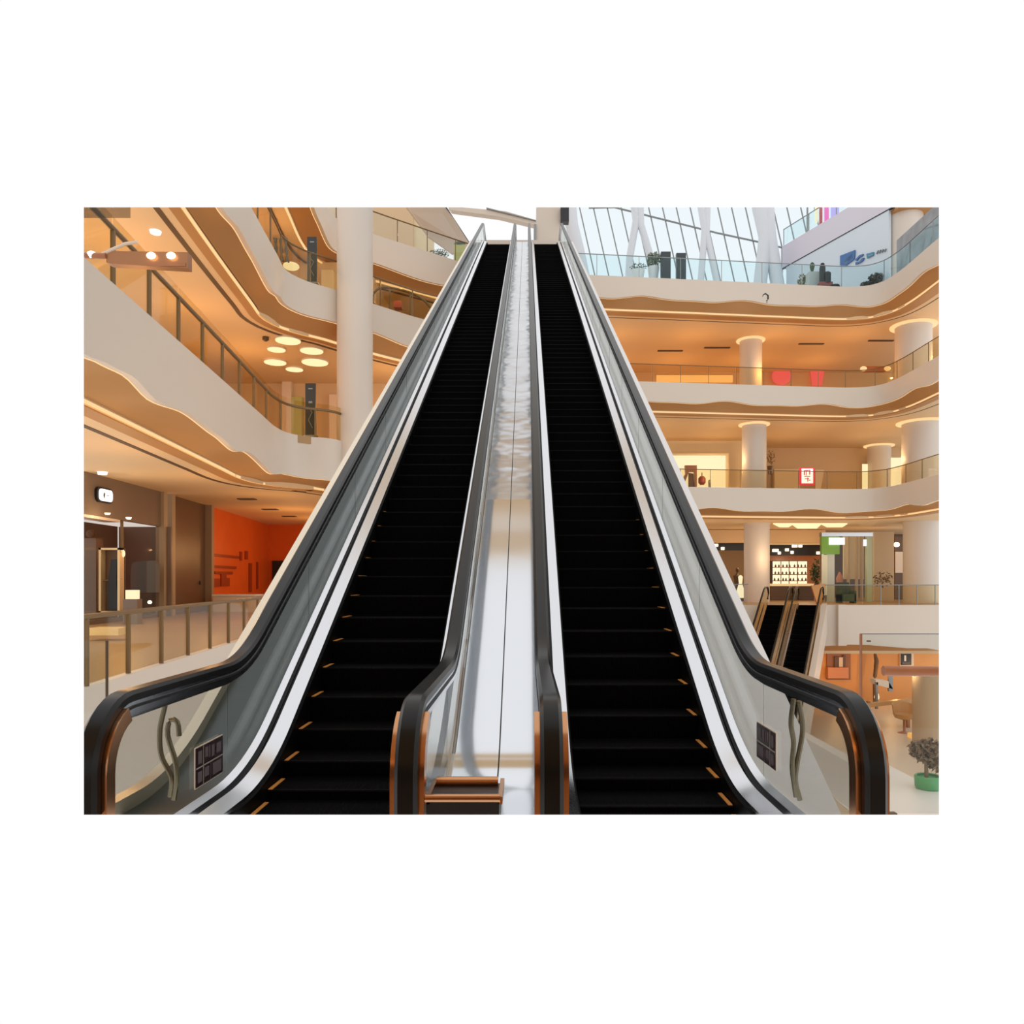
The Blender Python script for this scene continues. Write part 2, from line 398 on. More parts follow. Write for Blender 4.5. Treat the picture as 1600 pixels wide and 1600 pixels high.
# L1: lowest level
slab([(-18, 10), (-3.2, 10), (-3.2, 26), (3, 26), (3, 15), (24, 15), (26, 30), (30, 60), (-18, 60)], -7.2, -7.0, 'floor', base_floor_m)
slab([(9.5, 18.5), (12.0, 18.5), (13.6, 24.5), (13.6, 31), (11.2, 27.5), (9.8, 24)], -7.0, -6.985, 'floor', white_floor_m)
struct(MB().box(2.6, 28, 43.5, 43.7, -7, -3.9), 'wall_back', mat('orange_lobby_wall', (.70, .33, .10), .5, noise=(.8, .1)))
slab([(2.6, 40.1), (30, 40.1), (30, 48), (2.6, 48)], -3.95, -3.8, 'ceiling', ceil_m)
struct(MB().box(-15, -3.2, 33, 33.2, -7, -3.2), 'wall_back', wall_m)
slab([(-18, 8), (-6.8, 8), (-8, 33), (-18, 33)], -3.4, -3.2, 'ceiling', soffit_m)

railing('long clear glass railing on the far top floor before the sloping glass wall', FP, Z5, 1.1, 2.2, rail_steel, glass_b, phase=1.0, pr=.015, hr=.025)
railing('glass railing on the far right fourth floor below the top-floor stands', FP, Z4, .92, 1.5, gold_m, glass_w, phase=.9, pr=.015, hr=.022)
railing('glass railing on the far right third floor in front of the red square sign', FP, Z3, .93, 1.6, gold_m, glass_w, phase=.6, pr=.015, hr=.022)
railing('short glass railing on the far second floor left of the small escalators', cr([(8, 39.5), (11.6, 39.5)], 1), Z2, 1.08, 1.1, rail_steel, glass_c, phase=.7, pr=.015, hr=.022)
railing('glass railing on the far second floor right of the small escalators', cr([(15.6, 39.5), (22.5, 39.5)], 1), Z2, 1.05, .95, rail_steel, glass_w, phase=.1, pr=.018, hr=.025, skip=[(0, 2.7)])

# columns on the far side with glowing capitals
def far_column(px0, px1, ytop, Y, z0, zc, lab, glow=True, cm=None):
    r = (px1-px0)/2/F*Y; Y2 = Y+r; r = (px1-px0)/2/F*Y2; cx = (px0+px1-1646)/2/F*Y2; cm = cm or column_m
    t = thing('column', lab, 'column', (cx, Y+r, z0))
    MB().lathe((cx, Y+r, z0), [(r, 0), (r, zc-z0-.12), (r*1.06, zc-z0)], 28).build('shaft', cm, t, True)
    if glow: MB().lathe((cx, Y+r, zc-.1), [(r*1.02, 0), (r*1.28, .03), (r*1.28, .09), (r*1.02, .1)], 28).build('capital_light', cove_e, t, True)
far_column(1156, 1190, 522, 43.4, Z4, 13.95, 'round column on the far fourth floor left of the two pink signs')
far_column(1401, 1454, 508, 40.6, Z4, 13.95, 'broad round column on the far right fourth floor behind the curving railing')
far_column(1160, 1197, 661, 41.8, Z3, 8.72, 'round cream column on the far third floor between the bright showcase and the red sign')
far_column(1356, 1391, 695, 48.5, Z3, 8.72, 'slimmer tan column on the far third floor right of the red square sign')
far_column(1412, 1470, 652, 40.9, Z3, 8.72, 'broad column on the far third floor at the right where the railing curves')
far_column(1163, 1202, 822, 44.0, Z2, 3.3, 'white column on the far second floor left of the bottle shelves', False)
far_column(1414, 1468, 815, 42.4, Z2, 3.3, 'broad pale column on the far second floor at the far right', False)
far_column(1389, 1440, 320, 39.6, Z5, 20.5, 'broad beige column on the top floor right of the blue logos', False)
b = MB().box(17.5, 19.0, 34.0, 35.2, -7, -3.2)
far_column(1429, 1490, 1055, 31.0, -7, -3.85, 'pale round column standing on the lowest floor behind the orange handrail', False, mat('tan_column_paint', (.50, .34, .20), .5))

# ceiling slots and small ceiling fittings, far side L4
for i, (a, b_, py) in enumerate(((1028, 1067, 547), (1101, 1141, 542), (1249, 1288, 536), (1358, 1397, 531))):
    Y = yz(py, 13.95); x0 = (a-823)/F*Y; x1 = (b_-823)/F*Y
    MB().box(x0, x1, Y, Y+.18, 13.90, 13.95).build('ceiling_vent', slot_m, None, label='thin dark slot vent in the far fourth-floor ceiling, %s' % ('nearest the escalator', 'just left of the pink-sign column', 'right of the pink-sign column', 'beside the broad right column')[i], cat='vent', group='slot vents in the fourth-floor ceiling')
# wavy light panel group L2
for i, (a, b_, py, py2) in enumerate(((1208, 1240, 818, 823), (1236, 1284, 818, 825), (1282, 1324, 818, 823))):
    Y0 = yz(py, 3.28); Y1 = yz(py2, 3.28)
    poly = [((a-823)/F*Y0, Y0), ((b_-823)/F*Y0, Y0), ((b_-8-823)/F*Y1, Y1), ((a+10-823)/F*Y1, Y1)]
    MB().prism(poly, 3.24, 3.3).build('ceiling_light', disc_e, None, label='bright slanted ceiling light above the bottle shop, %s' % ('left of three', 'middle of three', 'right of three')[i], cat='light', group='slanted lights over the bottle shop')

# ceiling discs, left L3
for (px, py, wd, w_) in ((450, 532, 38, 'topmost'), (432, 546, 27, 'left of the middle row'), (487, 548, 35, 'right of the middle row'), (492, 566, 40, 'largest, lower right'), (430, 566, 33, 'lower left'), (460, 577, 26, 'lowest and smallest')):
    Y = yz(py, 8.5); x = (px-823)/F*Y; r = wd/2/F*Y
    t = thing('ceiling_light', 'round glowing ceiling disc over the left third floor, '+w_, 'light', (x, Y, 8.45), 'round ceiling discs above the left third floor')
    MB().lathe((x, Y, 8.49), [(r*1.05, 0), (r*1.05, .07)], 32).build('rim', cream_m, t, True)
    MB().lathe((x, Y, 8.47), [(r, 0), (r, .04)], 32).build('diffuser', disc_e, t, True)
# small downlights
for (px, py, z, l) in ((243, 363, 8.52, 'small white downlight in the left third-floor ceiling above the railing'), (160, 740, 3.1, 'oval white speaker light in the left second-floor ceiling over the dark shop')):
    Y = yz(py, z); x = (px-823)/F*Y
    MB().lathe((x, Y, z-.03), [(.12, 0), (.14, .08)], 20).build('downlight', white_e, None, True, label=l, cat='light')
for (px, py, l) in ((386, 780, 'nearest'), (422, 796, 'middle'), (452, 807, 'farthest')):
    Y = yz(py, 3.13); x = (px-823)/F*Y
    MB().box(x-.33, x+.33, Y-.18, Y+.18, 3.11, 3.15).build('ceiling_vent', slot_m, None, label='small brown rectangular vent in the left second-floor ceiling, '+l+' of three in a row', cat='vent', group='rectangular vents over the left walkway')
Y = yz(528, 8.52); MB().lathe(((415-823)/F*Y, Y, 8.40), [(.04, 0), (.11, .05), (.11, .15)], 16).build('ceiling_speaker', slot_m, None, True, label='small dark round ceiling fitting left of the glowing discs', cat='fitting')

# ------------------------------------------------------------------ main escalators
TAN = .57735
def prof(h, lo, hi, wl_, wh=.6):
    zlo, zhi = lo, hi
    yb = (zlo+4.6-h)/TAN; yt = (zhi+4.6-h)/TAN
    def f(Y):
        if Y < yb-wl_: return zlo
        if Y < yb+wl_: return zlo+TAN*(Y-yb+wl_)**2/(4*wl_)
        if Y < yt-wh: return -4.6+h+TAN*Y
        if Y < yt+wh: return zhi-TAN*(yt+wh-Y)**2/(4*wh)
        return zhi
    return f
noseZ = prof(0, -1.55, 15.5, .75)
deckZ = prof(.12, -1.41, 15.62, .5)
railZ = prof(.9, -.61, 16.5, .33)
def arange(a, b, s):
    n = max(1, int(round((b-a)/s))); return [a+(b-a)*i/n for i in range(n+1)]
def hr_path(y0=3.49, full=True):
    P = [(y0, -1.11), (y0, -1.0)]
    for k in range(0, 10):
        a = math.pi/2*k/9; P.append((y0+.30*(1-math.cos(a)), -.92+.31*math.sin(a)))
    P += [(y, railZ(y)) for y in arange(y0+.36, 6.4, .09)]
    P += [(y, railZ(y)) for y in arange(6.6, 34.0, .8)]
    P += [(y, railZ(y)) for y in arange(34.1, 37.2, .15)]
    for k in range(1, 10):
        a = math.pi/2*k/9; P.append((37.2+.3*math.sin(a), 16.5-.3*(1-math.cos(a))))
    P.append((37.5, 15.6)); return P
def sweep(mb, P, pr_, xc, m=0):
    secs = []
    for i, p in enumerate(P):
        a = P[max(0, i-1)]; b = P[min(len(P)-1, i+1)]; d = Vector((b[0]-a[0], b[1]-a[1])).normalized(); n = (-d.y, d.x)
        secs.append([(xc+x, p[0]+n[0]*u, p[1]+n[1]*u) for x, u in pr_])
    return mb.loft(secs, m=m)
def rr(w, t0, t1, k=.35):   # rounded strip section
    h = (t1-t0); c = h*k
    return [(-w, t0), (w, t0), (w, t1-c), (w-c, t1), (-w+c, t1), (-w, t1-c)]
def along(mb, Ys, x0, x1, ftop, dz, m=0):
    return mb.loft([[(x0, y, ftop(y)), (x1, y, ftop(y)), (x1, y, ftop(y)-dz), (x0, y, ftop(y)-dz)] for y in Ys], m=m)
YS = arange(4.0, 7, .1)+arange(7.5, 33.5, 1.0)+arange(34, 37.2, .2)
STEP = .35
def escalator(name, label, xl, xr, phase):
    t = thing(name, label, 'escalator', ((xl+xr)/2, 5.2, -1.6), 'main escalators')
    sx0, sx1 = xl+.225, xr-.225
    # steps
    def step_mesh(y, z, hgt, clip=False):
        mb = MB(); mb.box(sx0, sx1, y+.012, y+STEP+.02, z-hgt, z, 0)
        mb.box(sx0, sx1, y, y+.012, z-.012, z+.0008, 1); mb.box(sx0, sx1, y+.004, y+.012, z-hgt, z-.012, 0)
        return mb
    shared = None; k0 = int((phase-4.2)/STEP)
    y = phase-k0*STEP; n = 0
    while y < 35.3:
        z = noseZ(y)
        if y < 7.5 or shared is None:
            o = step_mesh(y, z, .215 if y > 5.9 else max(.03, z-noseZ(y-STEP)+.01)).build('step', [step_m, nose_m], t, clip=(y < 7.5))
            if o and y >= 7.4 and shared is None: shared = (o, y, z)
            if o is None: y += STEP; continue
        else:
            o = shared[0].copy(); C.objects.link(o); o.parent = t; o.location = (0, y-shared[1], z-shared[2]); o['_w'] = (t['_w'][0], t['_w'][1]+y-shared[1], t['_w'][2]+z-shared[2])
        n += 1
        if y < 9.5:
            left = xl < -1
            e = MB(); xx = (sx0+.006, sx0+.034) if left else (sx1-.034, sx1-.006)
            e.box(xx[0], xx[1], y, y+STEP*.80, z+.001, z+.006)
            e.build('demarcation_line', yellow_m, o, label='short orange safety strip at the step side')
        y += STEP
    for s, xc in ((1, xl), (-1, xr)):
        outer = (s == 1 and xl < -1) or (s == -1 and xl > -1)
        P = hr_path(3.49 if outer else 3.40)
        sweep(MB(), P, rr(.052, .0, .05), xc).build('handrail', rubber, t, True)
        i0 = 9
        sweep(MB(), P[i0:], [(-.05, -.07), (.05, -.07), (.05, -.002), (-.05, -.002)], xc).build('handrail_guide', steel, t, True)
        sweep(MB(), P[i0-1:], [(-.056, -.035), (.056, -.035), (.056, -.02), (-.056, -.02)], xc).build('guide_gap', gasket_m, t)
        sweep(MB(), P[:i0+1], [(-.078, -.075), (.078, -.075), (.078, -.002), (-.078, -.002)], xc).build('newel_reflection_trim', copper_m, t, True, label='curved end trim tinted copper as a warm reflection')  # warm reflection on the silver guide put into the colour as copper
        sweep(MB(), P[3:i0+22], [(-.012, -.095), (.012, -.095), (.012, -.07), (-.012, -.07)], xc).build('glass_edging', steel, t, True)
        # glass panes
        cuts = [3.58, 5.10]+[5.10+1.9*i for i in range(1, 17)]+[37.1]
        for a, b_ in zip(cuts, cuts[1:]):
            a += .006; b_ -= .006
            ys = arange(a, b_, .12 if a < 6 else .6)
            top = [(yy, (railZ(yy)-.07 if yy > 3.95 else min(railZ(yy)-.07, -.92+.26*math.sqrt(max(0, 1-((3.95-yy)/.37)**2))+.0))) for yy in ys]
            bot = [(yy, deckZ(yy)-.05) for yy in reversed(ys)]
            MB().prism_x(top+bot, xc-.006, xc+.006).build('glass_panel', glass_e, t)
        MB().loft([[(xc+s*.015, y, deckZ(y)+.075), (xc+s*.06, y, deckZ(y)+.05), (xc+s*.06, y, deckZ(y)-.06), (xc+s*.015, y, deckZ(y)-.06)] for y in YS]).build('glazing_rail', steel, t, True)
        along(MB(), YS, xc+s*.065, xc+s*.11, lambda y: deckZ(y)-.03, .05).build('deck_gasket', gasket_m, t)
        MB().loft([[(xc+s*.11, y, deckZ(y)+.045), (xc+s*.205, y, deckZ(y)+.005), (xc+s*.205, y, deckZ(y)-.06), (xc+s*.11, y, deckZ(y)-.06)] for y in YS]).build('inner_deck', steel, t, True)
        along(MB(), YS, xc+s*.195, xc+s*.222, lambda y: deckZ(y)-.03, .42).build('skirt_panel', skirt_m, t)
    # outer cladding
    YT = [y for y in YS if y > 6.0]
    if xl < -1:
        along(MB(), YS, xl-.48, xl-.015, lambda y: deckZ(y)-.03, .06).build('outer_deck', deck_grey, t, True)
        along(MB(), YS, xl-.55, xl-.46, lambda y: deckZ(y)+.06, .15).build('outer_edge_trim', mat('gilded_edge', (.85, .72, .55), .25, .6), t, True)
        along(MB(), YT, xl-.52, xr, lambda y: deckZ(y)-.45, .75).build('truss', fascia_m, t)
    else:
        f = lambda y: -4.48+TAN*y if y < 34 else deckZ(y)
        YW = arange(4.4, 34, .8)+arange(34.2, 37.2, .3)
        along(MB(), YW, xr+.015, xr+.50, f, 1.0).build('outer_cladding', clad_m, t, True, label='wide white sloping side cladding')
        along(MB(), YT, xl, xr, lambda y: deckZ(y)-.45, .75).build('truss', fascia_m, t)
    MB().box(sx0-.2, sx1+.2, 35.35, 37.4, 15.3, 15.5).build('landing_plate', steel, t)
    return t
escalator('escalator', 'left one of the two tall central black-stepped escalators with white column behind it', -2.02, -.54, 7.325)
escalator('escalator', 'right one of the two tall central black-stepped escalators, white cladding on its right', .113, 1.60, 7.12)
t = thing('centre_panel', 'long polished steel deck between the two central escalators', 'panel', (-.2, 5.5, -1.5))
for a, b_ in ((-.52, -.203), (-.197, .095)):
    ys = [y for y in YS]
    along(MB(), [y for y in ys if y < 9.6], a, b_, deckZ, .05).build('deck_sheet', deck_steel, t, True)
    along(MB(), [y for y in ys if y > 8.7], a, b_, deckZ, .05).build('filmed_sheet', film_m, t, True, label='upper part still under crumpled protective film')
MB().box(-.5, .08, 3.9, 4.6, -1.5, -1.46).build('end_plate', steel, t)
along(MB(), YS, -.205, -.195, lambda y: deckZ(y)+.001, .05).build('seam_strip', gasket_m, t)
# copper-rimmed bin between the newels
t = thing('waste_bin', 'black box with copper rim and copper bar standing between the escalator ends', 'bin', (-.29, 3.63, -1.25))
MB().box(-.455, -.125, 3.42, 3.72, -1.25, -1.005).build('body', black_m, t)
MB().tube([(-.46, 3.42, -.992), (-.12, 3.42, -.992)], .019, 14).build('front_rim', copper_m, t, True)
MB().tube([(-.44, 3.70, -.995), (-.14, 3.70, -.995)], .028, 14).build('bar', copper_m, t, True)
for x in (-.46, -.13): MB().box(x, x+.02, 3.42, 3.74, -1.02, -.985).build('side_rim', copper_m, t)
MB().box(-.44, -.14, 3.66, 3.73, -1.25, -1.02).build('tray', black_m, t)

# safety stickers
def sticker(xs, y0, y1, z0, z1, lab):
    t = thing('safety_notice', lab, 'sign', (xs, (y0+y1)/2, z0))
    s = 1 if xs < 0 else -1; e = .004*s
    MB().box(min(xs, xs+e), max(xs, xs+e), y0-.006, y1+.006, z0-.006, z1+.006).build('border', cream_m, t)
    MB().box(min(xs+e, xs+2*e), max(xs+e, xs+2*e), y0, y1, z0, z1).build('backing', mat('dark_plum', (.02, .008, .010), .3), t)
    def bar(a, b_, c, d, m): MB().box(min(xs+2*e, xs+2.6*e), max(xs+2*e, xs+2.6*e), a, b_, c, d).build('marking', m, t)
    g = mat('faded_print', (.10, .075, .08), .5); L = mat('pale_line', (.30, .27, .23), .5)
    H = z1-z0; W = y1-y0
    bar(y0, y1, z0+H*.47, z0+H*.5, L)
    bar(y0+W*.25, y0+W*.262, z0, z1, L); bar(y0+W*.52, y0+W*.53, z0, z0+H*.47, g)
    for i, (u, v, a, c) in enumerate(((.07, .2, .58, .9), (.32, .42, .66, .92), (.46, .5, .62, .92), (.56, .66, .6, .9), (.74, .92, .62, .88), (.06, .2, .1, .38), (.3, .46, .16, .4), (.6, .92, .08, .4))):
        bar(y0+W*u, y0+W*v, z0+H*a, z0+H*c, g)
ya = 2.01*F/(823-305); yb_ = 2.01*F/(823-347)
sticker(-2.013, ya, yb_, -1.27, -1.03, 'small dark pictogram notice on the left escalator glass')
ya = 1.593*F/(1213-823); yb_ = 1.593*F/(1184-823)
sticker(1.593, ya, yb_, -1.22, -.985, 'small dark pictogram notice on the right escalator glass')

# reflections in the outer glass, modelled as curved bronze stems
def stems(pts1, pts2, Y, lab):
    t = thing('stem_shaped_reflection', lab, 'reflected_shape', at(pts1[-1][0], pts1[-1][1], Y))
    om = mat('olive_bronze', (.30, .25, .17), .25, .7)
    for pts in (pts1, pts2):
        P = cr([(p[0], p[1], 0) for p in pts], 6); P = [at(p[0], p[1], Y) for p in P]
        MB().tube(P, .014*Y/4, 8).build('stem', om, t, True)
stems([(258, 1102), (250, 1140), (252, 1180), (268, 1215), (266, 1245)], [(280, 1150), (277, 1128), (266, 1125), (262, 1148), (274, 1190), (276, 1220), (272, 1250)], 4.6, 'pair of curling bronze stems modelling a reflection in the left escalator glass')
stems([(1240, 1092), (1236, 1130), (1240, 1160), (1238, 1200), (1244, 1245)], [(1248, 1095), (1254, 1140), (1246, 1190), (1243, 1220), (1250, 1250)], 4.9, 'pair of wavy bronze stems modelling a reflection in the right escalator glass')

# near right side: edge beam and glass panel with round wood rail
struct(MB().box(2.42, 2.52, 5.5, 6.8, -1.72, -1.38), 'trim_9', fascia_m)
t = thing('glass_partition', 'frameless glass sheet carrying a thick round orange-brown handrail at the right edge', 'partition', (2.75, 5.5, -1.7))
MB().box(2.44, 3.1, 5.5, 5.515, -1.7, -.4).build('glass_sheet', glass_c, t)
MB().box(2.432, 2.442, 5.495, 5.52, -1.7, -.398).build('glass_edge', wood_m, t)
MB().box(2.44, 3.1, 5.498, 5.517, -.402, -.396).build('top_edge', rail_steel, t)
MB().box(2.475, 2.5, 5.485, 5.5, -.455, -.445).build('maker_mark', slot_m, t)
MB().tube([(2.55, 5.40, -.655), (3.1, 5.40, -.66)], .036, 20).build('handrail', wood_m, t, True)
# near left: glass edge
t = thing('glass_partition', 'narrow upright frameless glass sheet at the left edge behind the handrail end', 'partition', (-3.4, 6.0, -1.6))
MB().box(-3.6, -3.32, 6.0, 6.012, -1.6, -.49).build('glass_sheet', glass_c, t)
MB().box(-3.345, -3.332, 5.995, 6.015, -1.6, -.49).build('glass_edge', slot_m, t)

# reflection in a glass panel, top-left, modelled as a copper box with glowing spots
Yh = 9.0
t = thing('reflected_light_box', 'copper-coloured box with glowing spots modelling a reflection in front of the upper left railing', 'light', at(230, 400, Yh))
A = at(166, 392, Yh); B = at(293, 419, Yh)
MB().prism_y([(A[0], A[2]-.02), (A[0]+.05, A[2]), (B[0], at(0, 394, Yh)[2]), (B[0], B[2]), (A[0]+.05, at(0, 412, Yh)[2]), (A[0], at(0, 410, Yh)[2])], Yh, Yh+.12).build('body', mat('copper_brown_reflection', (.40, .17, .07), .3, .4), t)
MB().box(at(230, 0, Yh)[0], B[0]-.02, Yh-.01, Yh, B[2]+.02, B[2]+.06).build('lower_lip', wood_m, t)
for px in (238, 269):
    p = at(px, 401, Yh); MB().ball((p[0], Yh-.03, p[2]), .055, .03, .04, 10).build('reflected_glow', warm_e, t, True)
p = at(143, 398, Yh); MB().ball((p[0], Yh, p[2]), .06, .04, .045, 10).build('reflected_glow', white_e, t, True)
MB().tube([at(133, 399, Yh), at(166, 400, Yh)], .035, 10).build('arm', wood_m, t, True)
MB().tube([at(150, 402, Yh), at(175, 390, Yh), at(196, 381, Yh), at(215, 378, Yh)], .02, 8).build('bracket', cream_m, t, True)
t = MB().box(at(120, 0, 7.2)[0], at(203, 0, 7.2)[0], 7.2, 7.21, at(0, 340, 7.2)[2], at(0, 300, 7.2)[2]).build('glass_baffle', glassmat('grey_glass', (.62, .60, .55), .1), None, label='greyish glass sheet hanging in the top left corner', cat='glass panel')

# ------------------------------------------------------------------ left shops
t = thing('shopfront', 'dark taupe shopfront with glass window and white lit sign on the left second floor', 'shopfront', (-12.9, 24, Z2))
xw = lambda y: -12.8-.053*(y-20)
def wallseg(y0, y1, z0, z1, d=.15, dx=0): return MB().prism([(xw(y0)+dx, y0), (xw(y1)+dx, y1), (xw(y1)-d+dx, y1), (xw(y0)-d+dx, y0)], z0, z1)
wallseg(20, 27.3, 1.9, 3.15).build('header', greyb, t)
wallseg(20, 24.2, 1.82, 1.9, .5).build('light_strip', cream_m, t)
wallseg(20, 27.3, Z2, 1.9, .02, -.05).build('glass_window', glass_s, t)
wallseg(20, 27.3, Z2, 1.9, .1, -1.6).build('back_wall', greyb, t)
wallseg(20, 27.3, Z2, Z2+.12, .2, .02).build('plinth', brownpanel, t)
for y in (24.3,): wallseg(y, y+.05, Z2, 1.9, .08, .03).build('mullion', gold_m, t)
for y in (27.2, 27.9): wallseg(y, y+.3, Z2, 3.15, .3, .12).build('pilaster', mat('beige_pilaster', (.42, .30, .18), .5), t)
MB().box(-14.8, -12.9, 27.4, 27.5, Z2, 1.9).build('end_wall', greyb, t)
# sign
t2 = thing('shop_sign', 'white rounded lit sign with a small grey emblem above the dark left shop', 'sign', (xw(22.6)+.1, 22.6, 2.3))
def rrect(yc, zc, w, h, r, n=5):
    P = []
    for cy, cz, a0 in ((yc+w/2-r, zc+h/2-r, 0), (yc-w/2+r, zc+h/2-r, 90), (yc-w/2+r, zc-h/2+r, 180), (yc+w/2-r, zc-h/2+r, 270)):
        for k in range(n+1):
            a = math.radians(a0+90*k/n); P.append((cy+r*math.cos(a), cz+r*math.sin(a)))
    return P
ys_ = .5864
def ysign(px): return 12.93*F/(823-px)
yc = (ysign(150)+ysign(171))/2; wd = ysign(171)-ysign(150)
zc = (905-774)*yc/F
MB().prism_x(rrect(yc, zc, wd+.14, .46, .16), -12.93, -12.86).build('casing', black_m, t2)
MB().prism_x(rrect(yc+.03, zc, wd, .36, .12), -12.86, -12.84).build('face', white_e, t2)
MB().prism_x([(yc-.14, zc-.02), (yc-.1, zc+.08), (yc-.04, zc+.05), (yc-.05, zc-.03), (yc-.09, zc-.12), (yc-.11, zc-.05)], -12.84, -12.83).build('emblem', grey_m, t2)
MB().box(-12.84, -12.83, yc+.02, yc+.17, zc-.005, zc+.012).build('lettering', grey_m, t2)
# window display: framed garment, cap shelf, handbag
def wbox(px0, px1, py0, py1, Y, d=.1):
    a = at(px0, py1, Y); c = at(px1, py0, Y); return (a[0], c[0], Y, Y+d, a[2], c[2])
t = thing('garment_display', 'tall gold-framed stand with a long dark garment inside the left shop window', 'display', at(170, 960, 23))
x0, x1, _, _, z0, z1 = wbox(154, 187, 856, 958, 23)
for nm, bx in (('frame_side', (x0, x0+.07, 23, 23.25, z0, z1)), ('frame_side', (x1-.07, x1, 23, 23.25, z0, z1)), ('frame_top', (x0, x1, 23, 23.25, z1-.06, z1)), ('frame_base', (x0, x1, 23, 23.25, z0, z0+.06))):
    MB().box(*bx).build(nm, mat('gilt', (.75, .55, .30), .3, .5), t)
MB().box(x0, x1, 23.3, 23.33, z0, z1).build('back_board', brownpanel, t)
xm = (x0+x1)/2+.05
MB().loft([[(xm-.10, 23.05, z0+.1), (xm+.2, 23.05, z0+.1), (xm+.2, 23.2, z0+.1), (xm-.1, 23.2, z0+.1)], [(xm-.12, 23.05, z0+.9), (xm+.14, 23.05, z0+.9), (xm+.14, 23.2, z0+.9), (xm-.12, 23.2, z0+.9)], [(xm-.02, 23.05, z1-.35), (xm+.16, 23.05, z1-.35), (xm+.16, 23.2, z1-.35), (xm-.02, 23.2, z1-.35)]]).build('garment', black_m, t)
MB().tube([(x0, 23.1, z0+.98), (x1, 23.1, z0+1.05)], .02, 8).build('rod', gold_m, t, True)
p = at(142, 834, 23.4); MB().ball((p[0], p[1], p[2]), .13, .13, .13, 10).build('hat', slot_m, None, True, label='dark round hat on the high shelf in the left shop window', cat='hat')
x0, x1, _, _, z0, z1 = wbox(128, 150, 841, 960, 23.6); MB().box(x0, x1, 23.6, 24.0, z0, z1).build('display_cabinet', greyb, None, label='taupe display cabinet under the hat at the left edge', cat='cabinet')
p = at(191, 865, 23.2); MB().ball(p, .09, .06, .13, 10).build('wall_lantern', yel_e, None, True, label='small amber lantern beside the gold-framed garment', cat='lantern')
x0, x1, _, _, z0, z1 = wbox(204, 243, 876, 926, 26.2); x0 += .0; MB().prism_y([(x0, z0), (x1, z0), (x1, z1-.1), (x1-.1, z1), (x0+.1, z1-.05), (x0, z1-.2)], 26.2, 26.5).build('cushion', grey_m, None, label='grey upholstered piece in the right part of the left shop window', cat='furniture')
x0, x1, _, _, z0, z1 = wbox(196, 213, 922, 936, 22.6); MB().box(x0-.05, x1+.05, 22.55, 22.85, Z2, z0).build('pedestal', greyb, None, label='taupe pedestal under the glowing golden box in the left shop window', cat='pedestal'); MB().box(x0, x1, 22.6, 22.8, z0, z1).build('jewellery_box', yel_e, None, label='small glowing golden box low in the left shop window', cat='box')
p = at(234, 941, 25.5); MB().ball(p, .07, .05, .06, 8).build('spotlight', warm_e, None, True, label='tiny bright floor spotlight near the right end of the left shop window', cat='light')
for px, py in ((168, 803), (201, 810)):
    p = at(px, py, 22.6); MB().lathe((p[0], p[1], p[2]-.02), [(.06, 0), (.08, .05)], 14).build('downlight', warm_e, None, True, label='small warm downlight above the left shop window, %s' % ('over the framed garment' if px < 180 else 'right of the framed garment'), cat='light')
    lamp(p[0]+.1, p[1], p[2]-.25, 22, (1, .75, .45), .03)
# glowing shelf + lower display through railing
x0, x1, _, _, z0, z1 = wbox(131, 185, 982, 993, 16.5); MB().prism([(x0, 16.5), (x1, 16.5), (x1-.1, 17.1), (x0, 17.1)], z0, z1).build('display_table', [mat('lit_table', (.8, .6, .3), .3, 0, (1, .75, .35), .15)], None, label='low glowing golden display table behind the left second-floor railing', cat='table')
# brown door panel
t = thing('service_door', 'tall dark brown double panel between the dark shop and the orange wall', 'door', (-13.5, 30, Z2))
MB().prism([(-13.3, 28.2), (-13.65, 32.2), (-13.85, 32.2), (-13.5, 28.2)], Z2, 3.15).build('panel', brownpanel, t)
MB().prism([(-13.35, 32.0), (-13.45, 32.5), (-13.9, 32.5), (-13.7, 32.0)], Z2, 3.15).build('jamb', mat('beige_jamb', (.35, .24, .15), .5), t)
MB().ball((-13.5, 31.2, -.15), .04, .04, .09, 8).build('door_handle', black_m, [c for c in t.children if c.name.startswith('panel')][0], True)
# orange wall relief, television, counter
t = thing('wall_relief', 'dark orange raised lettering and boxes on the orange wall left of the screen', 'wall decoration', (-14.2, 38, -.6))
def ow(px): # depth on orange wall for pixel column
    k = (823-px)/F; return (13.7-.112*32.6)/(k-.112)
def obox(px0, px1, py0, py1, d=.06, m=orange_line, nm='relief'):
    y0 = ow(px0); y1 = ow(px1); ym = (y0+y1)/2; z0 = (905-py1)*ym/F; z1 = (905-py0)*ym/F
    xa = -13.7-.112*(y0-32.6); xb = -13.7-.112*(y1-32.6)
    MB().prism([(xa+d, y0), (xb+d, y1), (xb, y1), (xa, y0)], z0, z1).build(nm, m, t)
for q in ((322, 326, 868, 886), (330, 372, 867, 871), (328, 368, 884, 888), (334, 362, 893, 897), (344, 352, 897, 903), (327, 342, 904, 917), (344, 357, 903, 916), (374, 377, 862, 876), (382, 386, 861, 874), (388, 392, 880, 925), (400, 402, 878, 920)): obox(*q)
x0, x1, _, _, z0, z1 = wbox(425, 472, 876, 921, 43.6)
t = thing('television', 'large black wall screen on the orange back wall', 'screen', ((x0+x1)/2, 43.7, z0)); bz = MB().box(x0, x1, 43.62, 43.78, z0, z1).build('casing', black_m, t); MB().box(x0+.06, x1-.06, 43.60, 43.62, z0+.06, z1-.06).build('screen_panel', gasket_m, bz)
x0, x1, _, _, z0, z1 = wbox(333, 398, 929, 966, 31.0)
t = thing('reception_counter', 'pale box counter in front of the orange wall', 'counter', ((x0+x1)/2, 31.4, Z2)); MB().box(x0, x1, 31, 31.9, Z2, z1-.06).build('body', cream_m, t); MB().box(x0-.04, x1+.04, 30.95, 31.95, z1-.06, z1).build('top', white_m, t)

